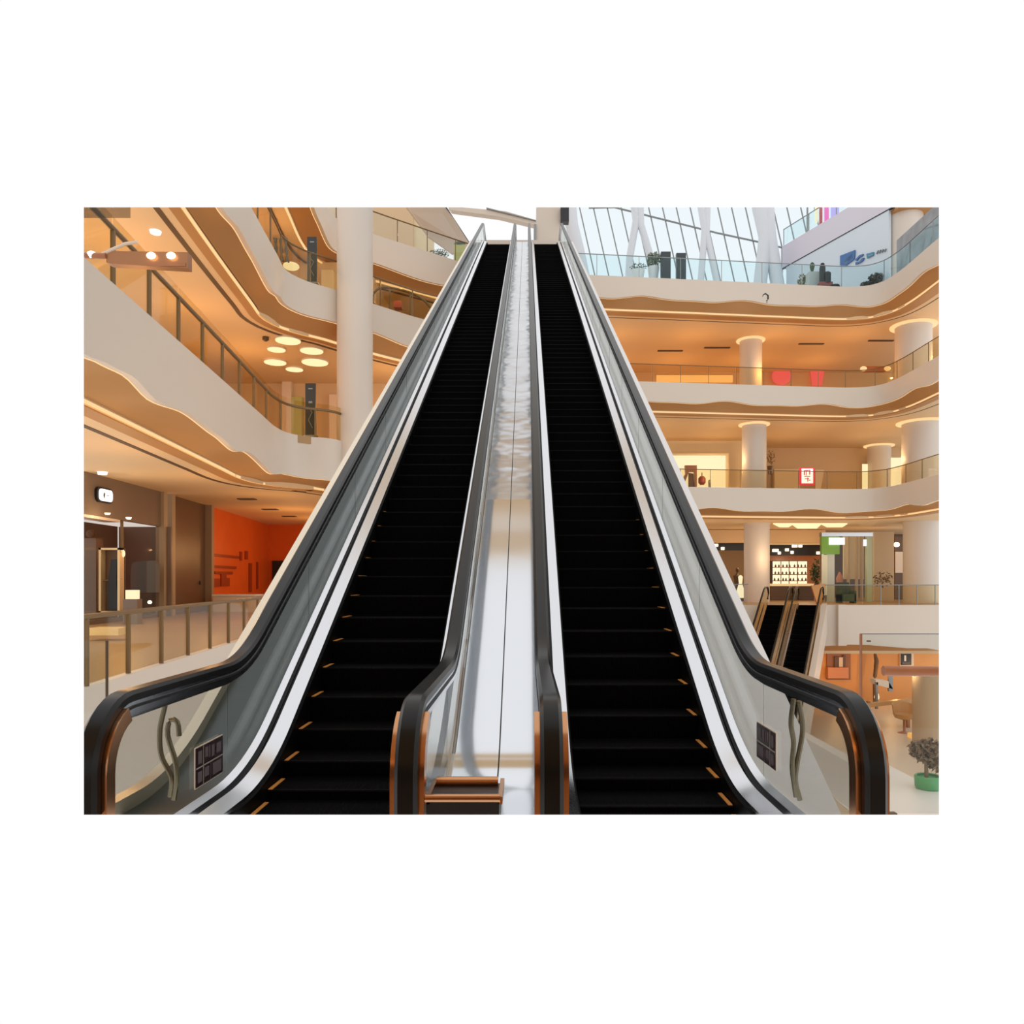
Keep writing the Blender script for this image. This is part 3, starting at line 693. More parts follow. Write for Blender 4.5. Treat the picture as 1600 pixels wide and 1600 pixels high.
# ------------------------------------------------------------------ banners
def banner(px0, px1, py0, py1, Y, lab):
    x0, x1, _, _, z0, z1 = wbox(px0, px1, py0, py1, Y)
    t = thing('directory_banner', lab, 'sign', ((x0+x1)/2, Y, z0))
    MB().box(x0, x1, Y, Y+.06, z0, z1).build('board', mat('charcoal_board', (.03, .032, .03), .4), t)
    MB().box(x0-.05, x1+.05, Y-.05, Y+.15, z0-.03, z0+.02).build('base', rail_steel, t)
    xc = (x0+x1)/2; H = z1-z0; g = mat('pale_print', (.30, .33, .33), .5)
    MB().box(xc-.07, xc+.07, Y-.006, Y, z1-.2, z1-.16).build('lettering', g, t)
    MB().box(xc-.06, xc+.06, Y-.006, Y, z0+H*.62, z0+H*.66).build('lettering', g, t)
    MB().tube([(xc-.08, Y-.01, z0+H*.55), (xc+.06, Y-.01, z0+H*.45), (xc-.06, Y-.01, z0+H*.3), (xc+.07, Y-.01, z0+H*.15)], .012, 6).build('lettering', g, t)
banner(477, 493, 599, 681, 25.75, 'narrow dark vertical banner at the corner of the left third-floor railing')
banner(480, 495, 370, 442, 26.6, 'narrow dark vertical banner at the corner of the left fourth-floor railing')
p = at(455, 416, 28.5); MB().ball((p[0], p[1], p[2]), .30, .3, .13, 12).build('pendant_lamp', yel_e, None, True, label='oval glowing cream lamp left of the upper dark banner', cat='lamp')
# bundle of grey cloth strands L4
t = MB()
for k in range(6):
    p = at(428+k*4, 372, 26.2); q = at(430+k*4.2, 405+k, 26.2); t.tube([p, ((p[0]+q[0])/2+.08*(-1)**k, 26.2, (p[2]+q[2])/2), q], .035, 6)
t.build('hanging_drapery', grey_m, None, True, label='grey draped strands behind the upper left railing', cat='drapery')
# little side escalator rail behind column, L4
t = thing('escalator', 'partly seen side escalator with bronze oval handrail on the fourth floor behind the column', 'escalator', at(620, 480, 30))
P = [(605, 449), (594, 450), (585, 457), (583, 470), (588, 478), (600, 482)]
P = [at(a, b, 30.2) for a, b in reversed(P)]+[at(a, b, 30.2) for a, b in ((622, 452), (640, 457), (655, 464), (668, 475), (678, 488))]
P3 = cr(P, .15); MB().tube(P3, .05, 8).build('handrail', gold_m, t, True)
MB().prism_y([(at(a, b, 30)[0], at(a, b, 30)[2]) for a, b in ((586, 478), (586, 455), (606, 451), (640, 458), (668, 475), (676, 498), (640, 490))], 30.2, 30.22).build('glass_panel', glass_w, t)
for px, a, b in ((608, 450, 484), (640, 457, 492)):
    x0, x1, _, _, z0, z1 = wbox(px, px+2, a, b, 30.2); MB().box(x0, x1, 30.15, 30.25, z0, z1).build('post', gold_m, t)
x0, x1, _, _, z0, z1 = wbox(615, 627, 470, 480, 31.5); MB().box(x0, x1, 31.5, 31.9, z0, z1).build('small_box', redd, None, label='small dark red box behind the bronze oval handrail', cat='box')

# ------------------------------------------------------------------ top floor, behind the escalator head
def poly3(name, pts, thick, m, **k):     # pts list of (px,py,Y); extrude along +Y
    P = [at(*p) for p in pts]; mb = MB(); n = len(P); mb.v = [tuple(p) for p in P]+[(p[0], p[1]+thick, p[2]) for p in P]
    mb.f = [tuple(range(n)), tuple(range(2*n-1, n-1, -1))]+[(i, n+i, n+(i+1) % n, (i+1) % n) for i in range(n)]; mb.m = [0]*(n+2)
    return mb.build(name, m, k.pop('parent', None), **k)
poly3('wall_left', [(634, 322, 40), (668, 368, 43.5), (706, 395, 46), (738, 388, 47), (697, 322, 42.4)], .3, fascia_m, kind='structure')
poly3('trim_11', [(694, 322, 42.3), (733, 382, 46.8), (736, 382, 46.8), (697, 322, 42.3)], .1, dark_steel, kind='structure')
poly3('ceiling', [(700, 322, 46), (790, 330, 46), (838, 344, 46), (838, 352, 46), (780, 338, 46), (705, 328, 46)], .5, fascia_m, kind='structure')
poly3('trim_12', [(760, 324, 45.9), (838, 344, 45.9), (838, 345, 45.9), (760, 326, 45.9)], .1, rail_steel, kind='structure')
struct(MB().box(*wbox(838, 877, 320, 382, 38.5, 1.2)), 'wall_back', fascia_m)
struct(MB().box(*wbox(834, 838, 350, 380, 38.4, 1.2)), 'trim_13', rail_steel)
struct(MB().box(*wbox(876, 889, 322, 346, 38.2, .4)), 'trim_14', dark_steel)
struct(MB().box(*wbox(752, 876, 375, 381, 37.6, .2)), 'trim_15', fascia_m)
# green kiosk + shrub on top floor left
x0, x1, _, _, z0, z1 = wbox(709, 727, 382, 420, 38.2); z0 = Z5
t = thing('kiosk', 'lime green upright stand with dark cap beside the head of the left escalator', 'stand', ((x0+x1)/2, 38.4, z0)); MB().box(x0, x1, 38.2, 38.6, z0, z1).build('body', limeg, t); MB().lathe(((x0+x1)/2, 38.4, z1), [(.25, 0), (.3, .1), (.2, .2)], 14).build('cap', leaf_m, t, True)
MB().leaves(at(686, 397, 37.3), (.5, .3, .25), 220, .07).build('shrub', paleleaf, None, label='pale grey-green shrub on the top floor left of the lime green stand', cat='plant')

# sloping glass wall
t = thing('window_1', '', '', (10, 50, Z5), kind='structure')
Yg = 50.0
for i in range(18):
    px = 905+i*21.6
    a = at(px, 322, Yg); top = 324; b = at(px+.225*190, 512, Yg)
    MB().tube([a, b], .045, 6).build('mullion', rail_steel, t)
P = [at(a, b, Yg-.05) for a, b in ((920, 325), (960, 324), (1000, 334), (1060, 349), (1120, 364), (1180, 377), (1222, 387))]
MB().tube(P, .06, 6).build('transom', rail_steel, t, True)
MB().tube([at(1222, 385, Yg), at(1222, 520, Yg)], .06, 6).build('mullion', rail_steel, t)
x0, x1, _, _, z0, z1 = wbox(880, 1400, 324, 520, 50.1); MB().box(x0, x1, 50.1, 50.12, z0, z1).build('pane', glassmat('pane_glass', (.93, .97, .99), .02), t)
# branching white columns
def branch(pts, r, Y, lab):
    t = thing('branching_column', lab, 'column', at(pts[0][-1][0], pts[0][-1][1], Y))
    tm = mat('white_branch', (.72, .75, .80), .4)
    for k, q in enumerate(pts):
        MB().tube([at(a, b, Y) for a, b in q], [r*(1.25 if i == 0 else 1) for i in range(len(q))], 12).build('branch', tm, t, True)
branch([[(992, 322), (994, 345), (984, 402), (978, 520)], [(999, 322), (1001, 350), (1016, 400), (1040, 520)]], .22, 46, 'white forked steel column in front of the sloping glass wall, nearest the escalator')
branch([[(1096, 322), (1101, 360), (1095, 440), (1090, 510)], [(1104, 322), (1104, 365), (1120, 440), (1133, 510)]], .2, 46, 'white forked steel column in the middle of the sloping glass wall')
branch([[(1188, 322), (1196, 370), (1188, 440), (1184, 510)], [(1196, 322), (1202, 370), (1214, 440), (1226, 510)]], .42, 47, 'thick white forked steel column right of the middle of the glass wall')
branch([[(888, 322), (893, 350), (905, 400), (925, 500)]], .38, 44, 'leaning grey-white steel column just right of the escalator head')

# top-floor objects behind far railing
def stand(px0, px1, py0, py1, Y, lab):
    x0, x1, _, _, z0, z1 = wbox(px0, px1, py0, py1, Y); t = thing('advertising_stand', lab, 'stand', ((x0+x1)/2, Y, z0), 'dark stands on the top floor')
    MB().box(x0, x1, Y, Y+.25, z0, z1).build('panel', mat('slate', (.045, .055, .06), .3), t); MB().box(x0-.03, x1+.03, Y-.03, Y+.28, Z5, Z5+.05).build('base', black_m, t)
stand(1033, 1048, 393, 438, 40.0, 'left one of two dark slate stands behind the top-floor railing')
stand(1057, 1072, 395, 439, 40.0, 'right one of two dark slate stands behind the top-floor railing')
def plant(px, py, Y, w_, h_, pot, lab, leafm=leaf_m, potm=white_m, n=160):
    p = at(px, py, Y); t = thing('potted_plant', lab, 'plant', p)
    MB().lathe(p, [(w_*.3, 0), (w_*.4, pot), (w_*.36, pot)], 16).build('pot', potm, t, True)
    MB().leaves((p[0], p[1], p[2]+pot+h_/2), (w_/2, w_/2, h_/2), n, min(w_, h_)*.16).build('foliage', leafm, t)
    return t
plant(997, 436, 40.3, .9, .35, .45, 'low white planter with small green plants left of the dark slate stands', leaf_m, white_m)
plant(1021, 437, 40.6, .8, .8, .65, 'taller leafy plant in a white pot touching the left slate stand', paleleaf, white_m)
plant(1255, 459, 41.9, .6, .9, .2, 'grassy yellow-green plant on the top floor left of the black bottle-shaped stand', mat('olive', (.25, .26, .12), .6), white_m)
x0, x1, _, _, z0, z1 = wbox(1264, 1281, 424, 452, 41.0)
MB().box(x0, x1, 41, 41.5, z0, z1).build('planter_box', mat('pale_stone', (.5, .52, .50), .5), None, label='pale stone box between the grassy plant and the black bottle-shaped stand', cat='planter')
t = thing('sculpture', 'black stepped bottle-shaped stand with a red base on the top floor', 'sculpture', at(1289, 448, 40.6))
p = at(1285, 448, 40.6)
MB().lathe(p, [(.16, .2), (.16, 1.0), (.09, 1.25), (.09, 1.05+.1)], 14).build('tall_bottle', black_m, t, True)
MB().lathe(p, [(.11, .2), (.11, .9), (.10, .95), (.10, 1.0), (.11, 1.05), (.11, 1.0)], 14)
MB().lathe((p[0], p[1], p[2]), [(.13, .2), (.13, 1.0), (.1, 1.0), (.1, .97)], 14)
p2 = at(1293, 448, 40.5); MB().lathe(p2, [(.18, .2), (.18, .72), (.1, .8)], 14).build('short_bottle', black_m, t, True)
MB().box(p[0]-.2, p2[0]+.25, 40.4, 40.8, p[2], p[2]+.2).build('base', redd, t)
MB().lathe(at(1304, 449, 40.4), [(.28, 0), (.25, .1), (.1, .12)], 14).build('floor_pad', black_m, None, True, label='flat black disc on the top floor right of the bottle-shaped stand', cat='mat')
MB().leaves(at(1371, 437, 40.6), (.5, .35, .36), 420, .1).build('shrub', mat('dark_olive_leaf', (.05, .055, .035), .6, noise=(8, .4)), None, label='dark olive shrub at the corner of the far top-floor railing', cat='plant')
MB().leaves(at(1353, 444, 40.6), (.3, .25, .12), 160, .08).build('shrub', mat('dark_leaf', (.05, .05, .035), .6), None, label='low dark trailing plant left of the corner shrub on the top floor', cat='plant')
p = (at(1269, 424, 41.25)[0], 41.25, at(1269, 424, 41)[2])
MB().lathe((p[0], p[1], p[2]), [(.05, 0), (.13, .35), (.12, .5), (.03, .6)], 12).build('topiary', leaf_m, None, True, label='small dark cone topiary on the pale stone box', cat='plant')
# hook on the far fascia
P = [at(a, b, 39.55) for a, b in ((1191, 464), (1192, 461), (1196, 459), (1200, 462), (1200, 467), (1198, 470), (1198, 473))]
MB().tube(P, .045, 8).build('wall_hook', dark_steel, None, True, label='small dark hook-shaped fitting on the white top-floor edge', cat='fitting')

# upper right: sixth-floor band, blue-white wall with logos
def bandY(px): # depth along line (16.2,47.5)-(19.2,40)
    k = (px-823)/F; # x = 16.2+0.4*(47.5-y)
    return (16.2+.4*47.5)/(k+.4)
def bx(px): y = bandY(px); return (16.2+.4*(47.5-y), y)
pb = [bx(1222), bx(1260), bx(1300), bx(1340), bx(1386), bx(1420)]
o6 = MB().loft([[(x, y, Z6), (x, y, 19.6), (x+.3, y+.1, 19.6), (x+.3, y+.1, Z6)] for x, y in pb]); struct(o6, 'trim_16', lav)
struct(MB().loft([[(x+.02, y, Z5), (x+.02, y, 19.6), (x+.2, y+.1, 19.6), (x+.2, y+.1, Z5)] for x, y in [bx(1228), bx(1300), bx(1388)]]), 'wall_right', bluewall)
struct(MB().loft([[(x-.01, y, 19.58), (x-.01, y, 19.63), (x+.1, y+.1, 19.63), (x+.1, y+.1, 19.58)] for x, y in pb]), 'trim_17', dark_steel)
railing('thin steel railing of the sixth floor above the lavender band, top right', [bx(q) for q in (1225, 1250, 1290, 1330)], Z6, 1.0, 2.2, rail_steel, glass_b, inset=-.02, pr=.02, hr=.03)
for px, py0, py1, wd, m, lab in ((1276, 322, 347, 4, yel_e, 'yellow glowing panel at the top right behind the sixth-floor railing'), (1262, 322, 372, 2, rail_steel, ''), (1283, 322, 350, 4, red_m, ''), (1292, 322, 346, 6, magenta_e, 'magenta glowing strip at the top right'), (1305, 322, 342, 12, purple_e, 'lavender glowing panel at the top right corner of the glass')):
    y = bandY(px)+1.0; a = at(px-wd/2, py1, y); c = at(px+wd/2, py0, y)
    MB().box(a[0], c[0], y, y+.1, a[2], c[2]).build('glowing_banner' if lab else 'steel_post', m, None, label=lab or ('grey upright post behind the sixth-floor railing' if wd == 2 else 'dark red upright post beside the magenta strip'), cat='panel' if lab else 'post')
struct(MB().box(21.0, 28, 42.2, 42.4, Z5, 22.5), 'wall_right', soffit_m)
slab([(19.4, 39.4), (28, 39.4), (28, 42.2), (19.4, 46)], 19.4, 19.6, 'ceiling', soffit_m)
# logos
t = thing('wall_logo', 'row of blue emblem shapes and script on the pale blue upper right wall', 'sign', (bx(1350)[0]-.05, bx(1350)[1], 16.2))
def lg(pts, m):
    F_, B_ = [], []
    for px, py in pts:
        x, y = bx(px); z = (905-py)*y/F; F_.append((x-.07, y-.03, z)); B_.append((x+.0, y, z))
    mb = MB(); n = len(F_); mb.v = F_+B_; mb.f = [tuple(range(n)), tuple(range(2*n-1, n-1, -1))]+[(i, n+i, n+(i+1) % n, (i+1) % n) for i in range(n)]; mb.m = [0]*(n+2); mb.build('emblem', m, t)
lg([(1314, 400), (1337, 391), (1336, 405), (1323, 415), (1314, 415)], blue_m)
lg([(1318, 411), (1333, 396), (1334, 403), (1323, 412)], mat('light_blue', (.45, .6, .8), .4))
lg([(1337, 407), (1344, 399), (1350, 397), (1349, 400), (1343, 403), (1340, 408)], blue_m)
lg([(1338, 414), (1338, 410), (1344, 409), (1348, 404), (1351, 403), (1350, 407), (1345, 411)], blue_m)
lg([(1355, 397), (1366, 394), (1366, 399), (1356, 404)], mat('teal_logo', (.08, .25, .38), .4))
lg([(1358, 399), (1364, 397), (1364, 398.5), (1358, 401)], bluewall)
for a in (1370, 1374, 1378, 1382): lg([(a, 397-(a-1370)*.3), (a+3, 391-(a-1370)*.2), (a+3.5, 391.5-(a-1370)*.2), (a+1, 397.5-(a-1370)*.3)], rail_steel)
# grey figures band behind right side railing
poly = [(18.9, 39.0), (18.9, 34), (19.1, 34), (19.1, 39.0)]
MB().prism(poly, Z5, lambda: 0) if False else None
mb = MB(); mb.prism([(19.0, 38.8), (19.0, 33.5), (19.1, 33.5), (19.1, 38.8)], Z5+.02, Z5+1.9)
mb.build('printed_hoarding', marble_m, None, label='grey marbled hoarding behind the railing at the upper right edge', cat='hoarding')

# ------------------------------------------------------------------ far L4: pink signs, lit shelf
for px0, px1, lab, c in ((1206, 1236, 'round pink glowing sign behind the far fourth-floor railing, nearer the column', 1), (1266, 1289, 'squarish pink-red glowing sign behind the far fourth-floor railing', 0)):
    Y = 50.7; x0, x1, _, _, z0, z1 = wbox(px0, px1, 574, 602, Y)
    if c: MB().ball(((x0+x1)/2, Y, (z0+z1)/2), (x1-x0)/2, .08, (z1-z0)/2, 16).build('neon_sign', pink_e, None, True, label=lab, cat='sign')
    else: MB().prism_y([(x0, z1), (x1, z1), (x1-.2, z0), (x0+.15, z0)], Y, Y+.1).build('neon_sign', pink_e, None, label=lab, cat='sign')
x0, x1, _, _, z0, z1 = wbox(1026, 1145, 586, 597, 50.8); MB().box(x0, x1, 50.8, 50.95, z0, z1).build('light_shelf', mat('lit_cream', (.8, .6, .3), .5, 0, (1, .6, .2), .5), None, label='long warm-lit shelf strip along the far fourth-floor wall', cat='shelf')
Y = 44; x0, x1, _, _, z0, z1 = wbox(1346, 1390, 572, 580, Y)
t = thing('ceiling_fixture', 'low rectangular wooden light fixture with glowing ends left of the broad right column', 'light', ((x0+x1)/2, Y, z0)); MB().box(x0+.2, x1-.2, Y, Y+.3, z0, z1).build('body', wood_m, t)
for x in (x0, x1-.25): MB().ball((x+.12, Y, (z0+z1)/2), .2, .15, .14, 8).build('lamp_end', cove_e, t, True)
# ------------------------------------------------------------------ far L3
t = thing('showcase', 'wide brightly lit shop window on the far third floor left of the round column', 'shop window', (10, 47.3, Z3))
x0, x1, _, _, z0, z1 = wbox(1040, 1135, 711, 765, 47.3)
MB().box(x0, x1, 47.5, 47.6, Z3, z1).build('lit_back', case_e, t)
MB().box(x1, x1+.08, 47.0, 47.6, Z3, z1+.08).build('frame_side', creamwall_m, t); MB().box(x0, x1, 47.0, 47.6, z1, z1+.08).build('frame_top', creamwall_m, t)
Y = 46.8
x0, x1, _, _, z0, z1 = wbox(1063, 1118, 763, 780, Y); MB().box(x0, x1, Y, Y+.5, Z3, z1).build('plinth', creamwall_m, t)
ZB = z1
x0, x1, _, _, z0, z1 = wbox(1063, 1089, 727, 762, Y)
t = thing('display_arch', 'brown carved arch piece in the bright third-floor shop window', 'display', ((x0+x1)/2, Y, ZB))
MB().prism_y([(x0, ZB), (x0+.0, ZB+.3), (x0+.35, z1-.5), (x0+.3, z1), (x1, z1), (x1, ZB), (x1-.15, ZB), (x1-.15, z1-.4), (x1-.5, z1-.4), (x0+.3, ZB+.4), (x0+.2, ZB)], Y, Y+.3).build('arch', mat('copper_brown', (.30, .13, .07), .4), t)
MB().prism_y([(x1-.5, ZB), (x1-.15, ZB), (x1-.2, z1-.5), (x1-.5, z1-.45)], Y+.1, Y+.2).build('inner_panel', brownpanel, t)
p = at(1098, 762, Y)
t = thing('vase', 'dark red round vase on a yellow foot in the bright third-floor shop window', 'vase', (p[0], Y, ZB))
MB().lathe((p[0], Y+.2, ZB), [(.10, 0), (.10, .25)], 12).build('foot', yel_e, t, True); MB().lathe((p[0], Y+.2, ZB+.22), [(.1, 0), (.23, .15), (.23, .42), (.12, .55)], 16).build('body', redd, t, True); MB().tube([(p[0], Y+.2, ZB+.75), (p[0], Y+.2, ZB+1.0)], .03, 6).build('stalk', slot_m, t)
p = at(1110, 762, Y); MB().lathe((p[0], Y+.2, ZB), [(.08, 0), (.09, .45), (.05, .55)], 10).build('bottle', rail_steel, None, True, label='small grey bottle right of the red vase', cat='bottle')
Y = 41.6; x0, x1, _, _, z0, z1 = wbox(1249, 1273, 731, 758, Y)
t = thing('shop_sign', 'square white sign with red border and red character strokes on the far third floor', 'sign', ((x0+x1)/2, Y, z0))
MB().box(x0, x1, Y, Y+.1, z0, z1).build('border', mat('red_border', (.6, .03, .05), .4, 0, (.9, .03, .06), .55), t); MB().box(x0+.12, x1-.1, Y-.02, Y, z0+.1, z1-.05).build('face', white_e, t)
def stroke(u0, u1, v0, v1): MB().box(x0+(x1-x0)*u0, x0+(x1-x0)*u1, Y-.03, Y-.02, z0+(z1-z0)*v0, z0+(z1-z0)*v1).build('character_stroke', red_e, t)
for q in ((.28, .36, .58, .86), (.36, .60, .82, .87), (.62, .70, .6, .9), (.3, .7, .48, .53), (.42, .48, .56, .8), (.34, .62, .34, .39), (.5, .57, .2, .44), (.60, .72, .26, .31)): stroke(*q)
Y = 47.5; plant(1204, 741, 46.5, .5, 1.0, .5, 'dark potted plant by the round column left of the red square sign', brownleaf, slot_m, 90)
x0, x1, _, _, z0, z1 = wbox(1210, 1250, 733, 762, 49.5); MB().box(x0, x1, 49.5, 49.9, Z3, z1).build('cabinet', creamwall_m, None, label='cream cabinet left of the red square sign on the far third floor', cat='cabinet')
x0, x1, _, _, z0, z1 = wbox(1274, 1288, 734, 762, 49.3); MB().prism_y([(x0, z1), (x1, z1), (x0+.15, Z3), (x0, Z3)], 49.3, 49.5).build('pennant', cream_m, None, label='cream triangular pennant right of the red square sign', cat='pennant')
x0, x1, _, _, z0, z1 = wbox(1393, 1467, 715, 760, 46.5); MB().box(x0, x1, 46.5, 46.6, Z3, z1).build('lit_window', case_e, None, label='bright lit shop window behind the broad column at the right of the third floor', cat='shop window')
x0, x1, _, _, z0, z1 = wbox(1348, 1356, 725, 762, 49.0); MB().box(x0, x1, 49, 49.1, Z3, z1).build('light_strip', yel_e, None, label='narrow bright strip left of the slimmer tan column', cat='light')

# ------------------------------------------------------------------ far L2 shops
Yb = 52.5
struct(MB().box(2.6, 34, Yb+3, Yb+3.2, Z2, 3.3), 'wall_back', brownpanel)
zt2 = (905-848)*Yb/F
def seg(px0, px1, py0, py1, Y, d, m, nm, t): 
    x0, x1, _, _, z0, z1 = wbox(px0, px1, py0, py1, Y); return MB().box(x0, x1, Y, Y+d, z0, min(z1, 3.3)).build(nm, m, t)
t = thing('shopfront', 'bottle shop with backlit shelves on the far second floor behind the small escalators', 'shopfront', (18.5, 50, Z2))
seg(1196, 1290, 828, 849, 50.0, .3, wall_m, 'header', t)
seg(1196, 1290, 849, 851, 49.95, .3, creamwall_m, 'header_trim', t)
seg(1200, 1290, 851, 868, 50.6, .1, black_m, 'dark_band', t)
seg(1200, 1290, 868, 876, 51.2, .1, wood_m, 'beam', t)
seg(1208, 1261, 877, 920, 52.0, .1, shelf_e, 'backlit_wall', t)
seg(1262, 1288, 876, 946, 52.2, .1, wood_m, 'side_wall', t)
for px, py, w_ in ((1212, 860, 9), (1230, 859, 5), (1242, 853, 8), (1218, 864, 4), (1238, 863, 4), (1251, 853, 5), (1279, 864, 5)):
    seg(px-w_/2, px+w_/2, py-2, py+2, 50.5, .08, warm_e, 'spot_lamp', t)
for py in (886, 897, 907): seg(1208, 1261, py, py+1.2, 51.8, .2, wood_m, 'shelf', t)
for px in (1220, 1233, 1246): seg(px, px+.8, 877, 916, 51.85, .1, wood_m, 'divider', t)
bt = []
for r, py in enumerate((886, 897, 907)):
    for i in range(9):
        px = 1211+i*5.9+random.uniform(-1, 1)
        p = at(px, py, 51.7); hgt = random.uniform(.2, .34)
        if r == 0 and i == 0:
            t2 = MB().lathe(p, [(.06, 0), (.06, hgt*.6), (.02, hgt*.75), (.02, hgt)], 8).build('bottle', brownpanel, None, label='dark bottle on the top backlit shelf, first from the left', cat='bottle', group='bottles on the backlit shelves', origin=p); base = t2
        else:
            c = base.copy(); C.objects.link(c); c.location = Vector(p)+Vector((0, 0, EZ)); c['label'] = 'dark bottle on the %s backlit shelf, %s from the left' % (('top', 'middle', 'bottom')[r], ('first', 'second', 'third', 'fourth', 'fifth', 'sixth', 'seventh', 'eighth', 'ninth')[i])
t = thing('sales_counter', 'long wooden counter with lit top below the bottle shelves', 'counter', at(1235, 945, 48))
x0, x1, _, _, z0, z1 = wbox(1205, 1272, 912, 945, 48); MB().box(x0, x1, 48, 49, Z2, z1-.15).build('body', brownpanel, t); MB().box(x0, x1, 47.9, 49, z1-.15, z1).build('top', mat('lit_top', (.8, .6, .35), .3, 0, (1, .7, .35), .45), t)
t = thing('shopfront', 'dim brown shop with a mannequin on the far second floor left of the white column', 'shopfront', at(1130, 945, 50))
seg(1090, 1166, 828, 848, 50, .3, wall_m, 'header', t); seg(1090, 1166, 850, 860, 50.5, .1, black_m, 'dark_band', t); seg(1090, 1166, 860, 946, 52.5, .1, mat('tan_shop_wall', (.33, .20, .09), .5), 'back_wall', t)
for px, py in ((1114, 858), (1130, 857), (1120, 852)): seg(px-3, px+2, py-2, py+2, 50.4, .05, warm_e, 'spot_lamp', t)
p = at(1152, 945, 48.5)
t = thing('mannequin', 'dark clothed shop mannequin left of the far white column', 'mannequin', (p[0], 48.5, Z2))
MB().tube([(p[0]-.12, 48.5, Z2), (p[0]-.1, 48.5, Z2+.9)], [.06, .1], 8).build('leg', slot_m, t, True); MB().tube([(p[0]+.12, 48.5, Z2), (p[0]+.1, 48.5, Z2+.9)], [.06, .1], 8).build('leg', slot_m, t, True)
MB().lathe((p[0], 48.5, Z2+.85), [(.22, 0), (.18, .3), (.26, .7), (.08, .85), (.06, .95)], 14).build('torso', slot_m, t, True); MB().ball((p[0], 48.5, Z2+1.95), .11, .12, .15, 10).build('head', slot_m, t, True)
p = at(1157, 945, 46.5); t = thing('gown_display', 'glowing golden gown on a stand beside the dark mannequin', 'display', (p[0], 46.5, Z2))
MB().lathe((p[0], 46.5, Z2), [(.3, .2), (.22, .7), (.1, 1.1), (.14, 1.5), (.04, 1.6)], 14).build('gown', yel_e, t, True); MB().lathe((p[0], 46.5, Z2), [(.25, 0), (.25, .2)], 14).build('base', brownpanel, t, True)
# lift
t = thing('glass_lift', 'glass lift shaft with green panel and silver frame on the far second floor', 'lift', at(1325, 945, 45))
for px0, px1, m in ((1284, 1287, steel), (1292, 1304, mat('pale_grey_panel', (.5, .55, .52), .4)), (1355, 1363, mat('pale_green_frame', (.5, .58, .40), .4))): seg(px0, px1, 834, 946, 45, .3, m, 'frame_post', t)
seg(1284, 1364, 832, 838, 44.95, .4, steel, 'frame_top', t); seg(1284, 1312, 838, 866, 44.9, .2, greenp, 'green_panel', t); seg(1296, 1320, 840, 851, 44.8, .08, white_e, 'lit_sign', t)
seg(1284, 1293, 867, 930, 44.9, .05, mat('pale_notice', (.6, .62, .5), .4), 'notice', t)
seg(1286, 1362, 838, 945, 45.1, .02, glass_c, 'glass_panel', t); seg(1350, 1354, 843, 853, 44.9, .1, white_e, 'side_lamp', t)
for px in (1325, 1338, 1346): seg(px, px+3, 838, 945, 46.5, .2, mat('tan_curtain', (.6, .42, .24), .6), 'inner_post', t)
seg(1318, 1350, 838, 905, 47.5, .1, creamwall_m, 'rear_panel', t)
t = thing('armchair', 'dark green upholstered chair in front of the glass lift', 'chair', at(1325, 944, 42.5))
x0, x1, _, _, z0, z1 = wbox(1314, 1338, 910, 943, 42.5)
MB().box(x0, x1, 42.5, 43.2, Z2+.1, Z2+.5).build('seat', leaf_m, t); MB().prism_y([(x0, Z2+.4), (x1, Z2+.4), (x1-.15, z1), (x0+.1, z1)], 43.1, 43.3).build('backrest', mat('dark_green_cloth', (.06, .08, .05), .7), t)
for x in (x0, x1-.1): MB().box(x, x+.1, 42.5, 43.2, Z2, Z2+.7).build('armrest', leaf_m, t)
p = at(1312, 945, 47); MB().lathe((p[0], 47, Z2), [(.2, 0), (.16, 1.0), (.22, 1.4), (.05, 1.8)], 12).build('garment_stand', mat('coral_cloth', (.6, .25, .15), .6), None, True, label='coral-coloured draped figure inside the lift glass', cat='display')
struct(MB().box(*wbox(1366, 1397, 831, 946, 47.0, .4)), 'wall_back', wall_m)
struct(MB().box(*wbox(1364, 1366, 831, 946, 46.9, .2)), 'trim_18', creamwall_m)
t = thing('shopfront', 'dark narrow shop opening with a round lamp between the tan wall and broad pale column', 'shopfront', at(1405, 945, 50))
seg(1398, 1416, 838, 946, 50, .2, brownpanel, 'opening', t); seg(1399, 1414, 862, 895, 49.9, .05, cream_m, 'pale_panel', t)
p = at(1401, 851, 49.5); MB().ball(p, .2, .1, .16, 10).build('round_lamp', warm_e, t, True)
MB().leaves(at(1378, 905, 46), (.7, .3, .5), 120, .1).build('wall_foliage', brownleaf, None, label='brown dried branches in front of the tan wall right of the lift', cat='plant')
MB().leaves(at(1275, 895, 47), (.35, .3, .9), 200, .12).build('potted_tree', leaf_m, None, label='dark green tree left of the lift', cat='plant')

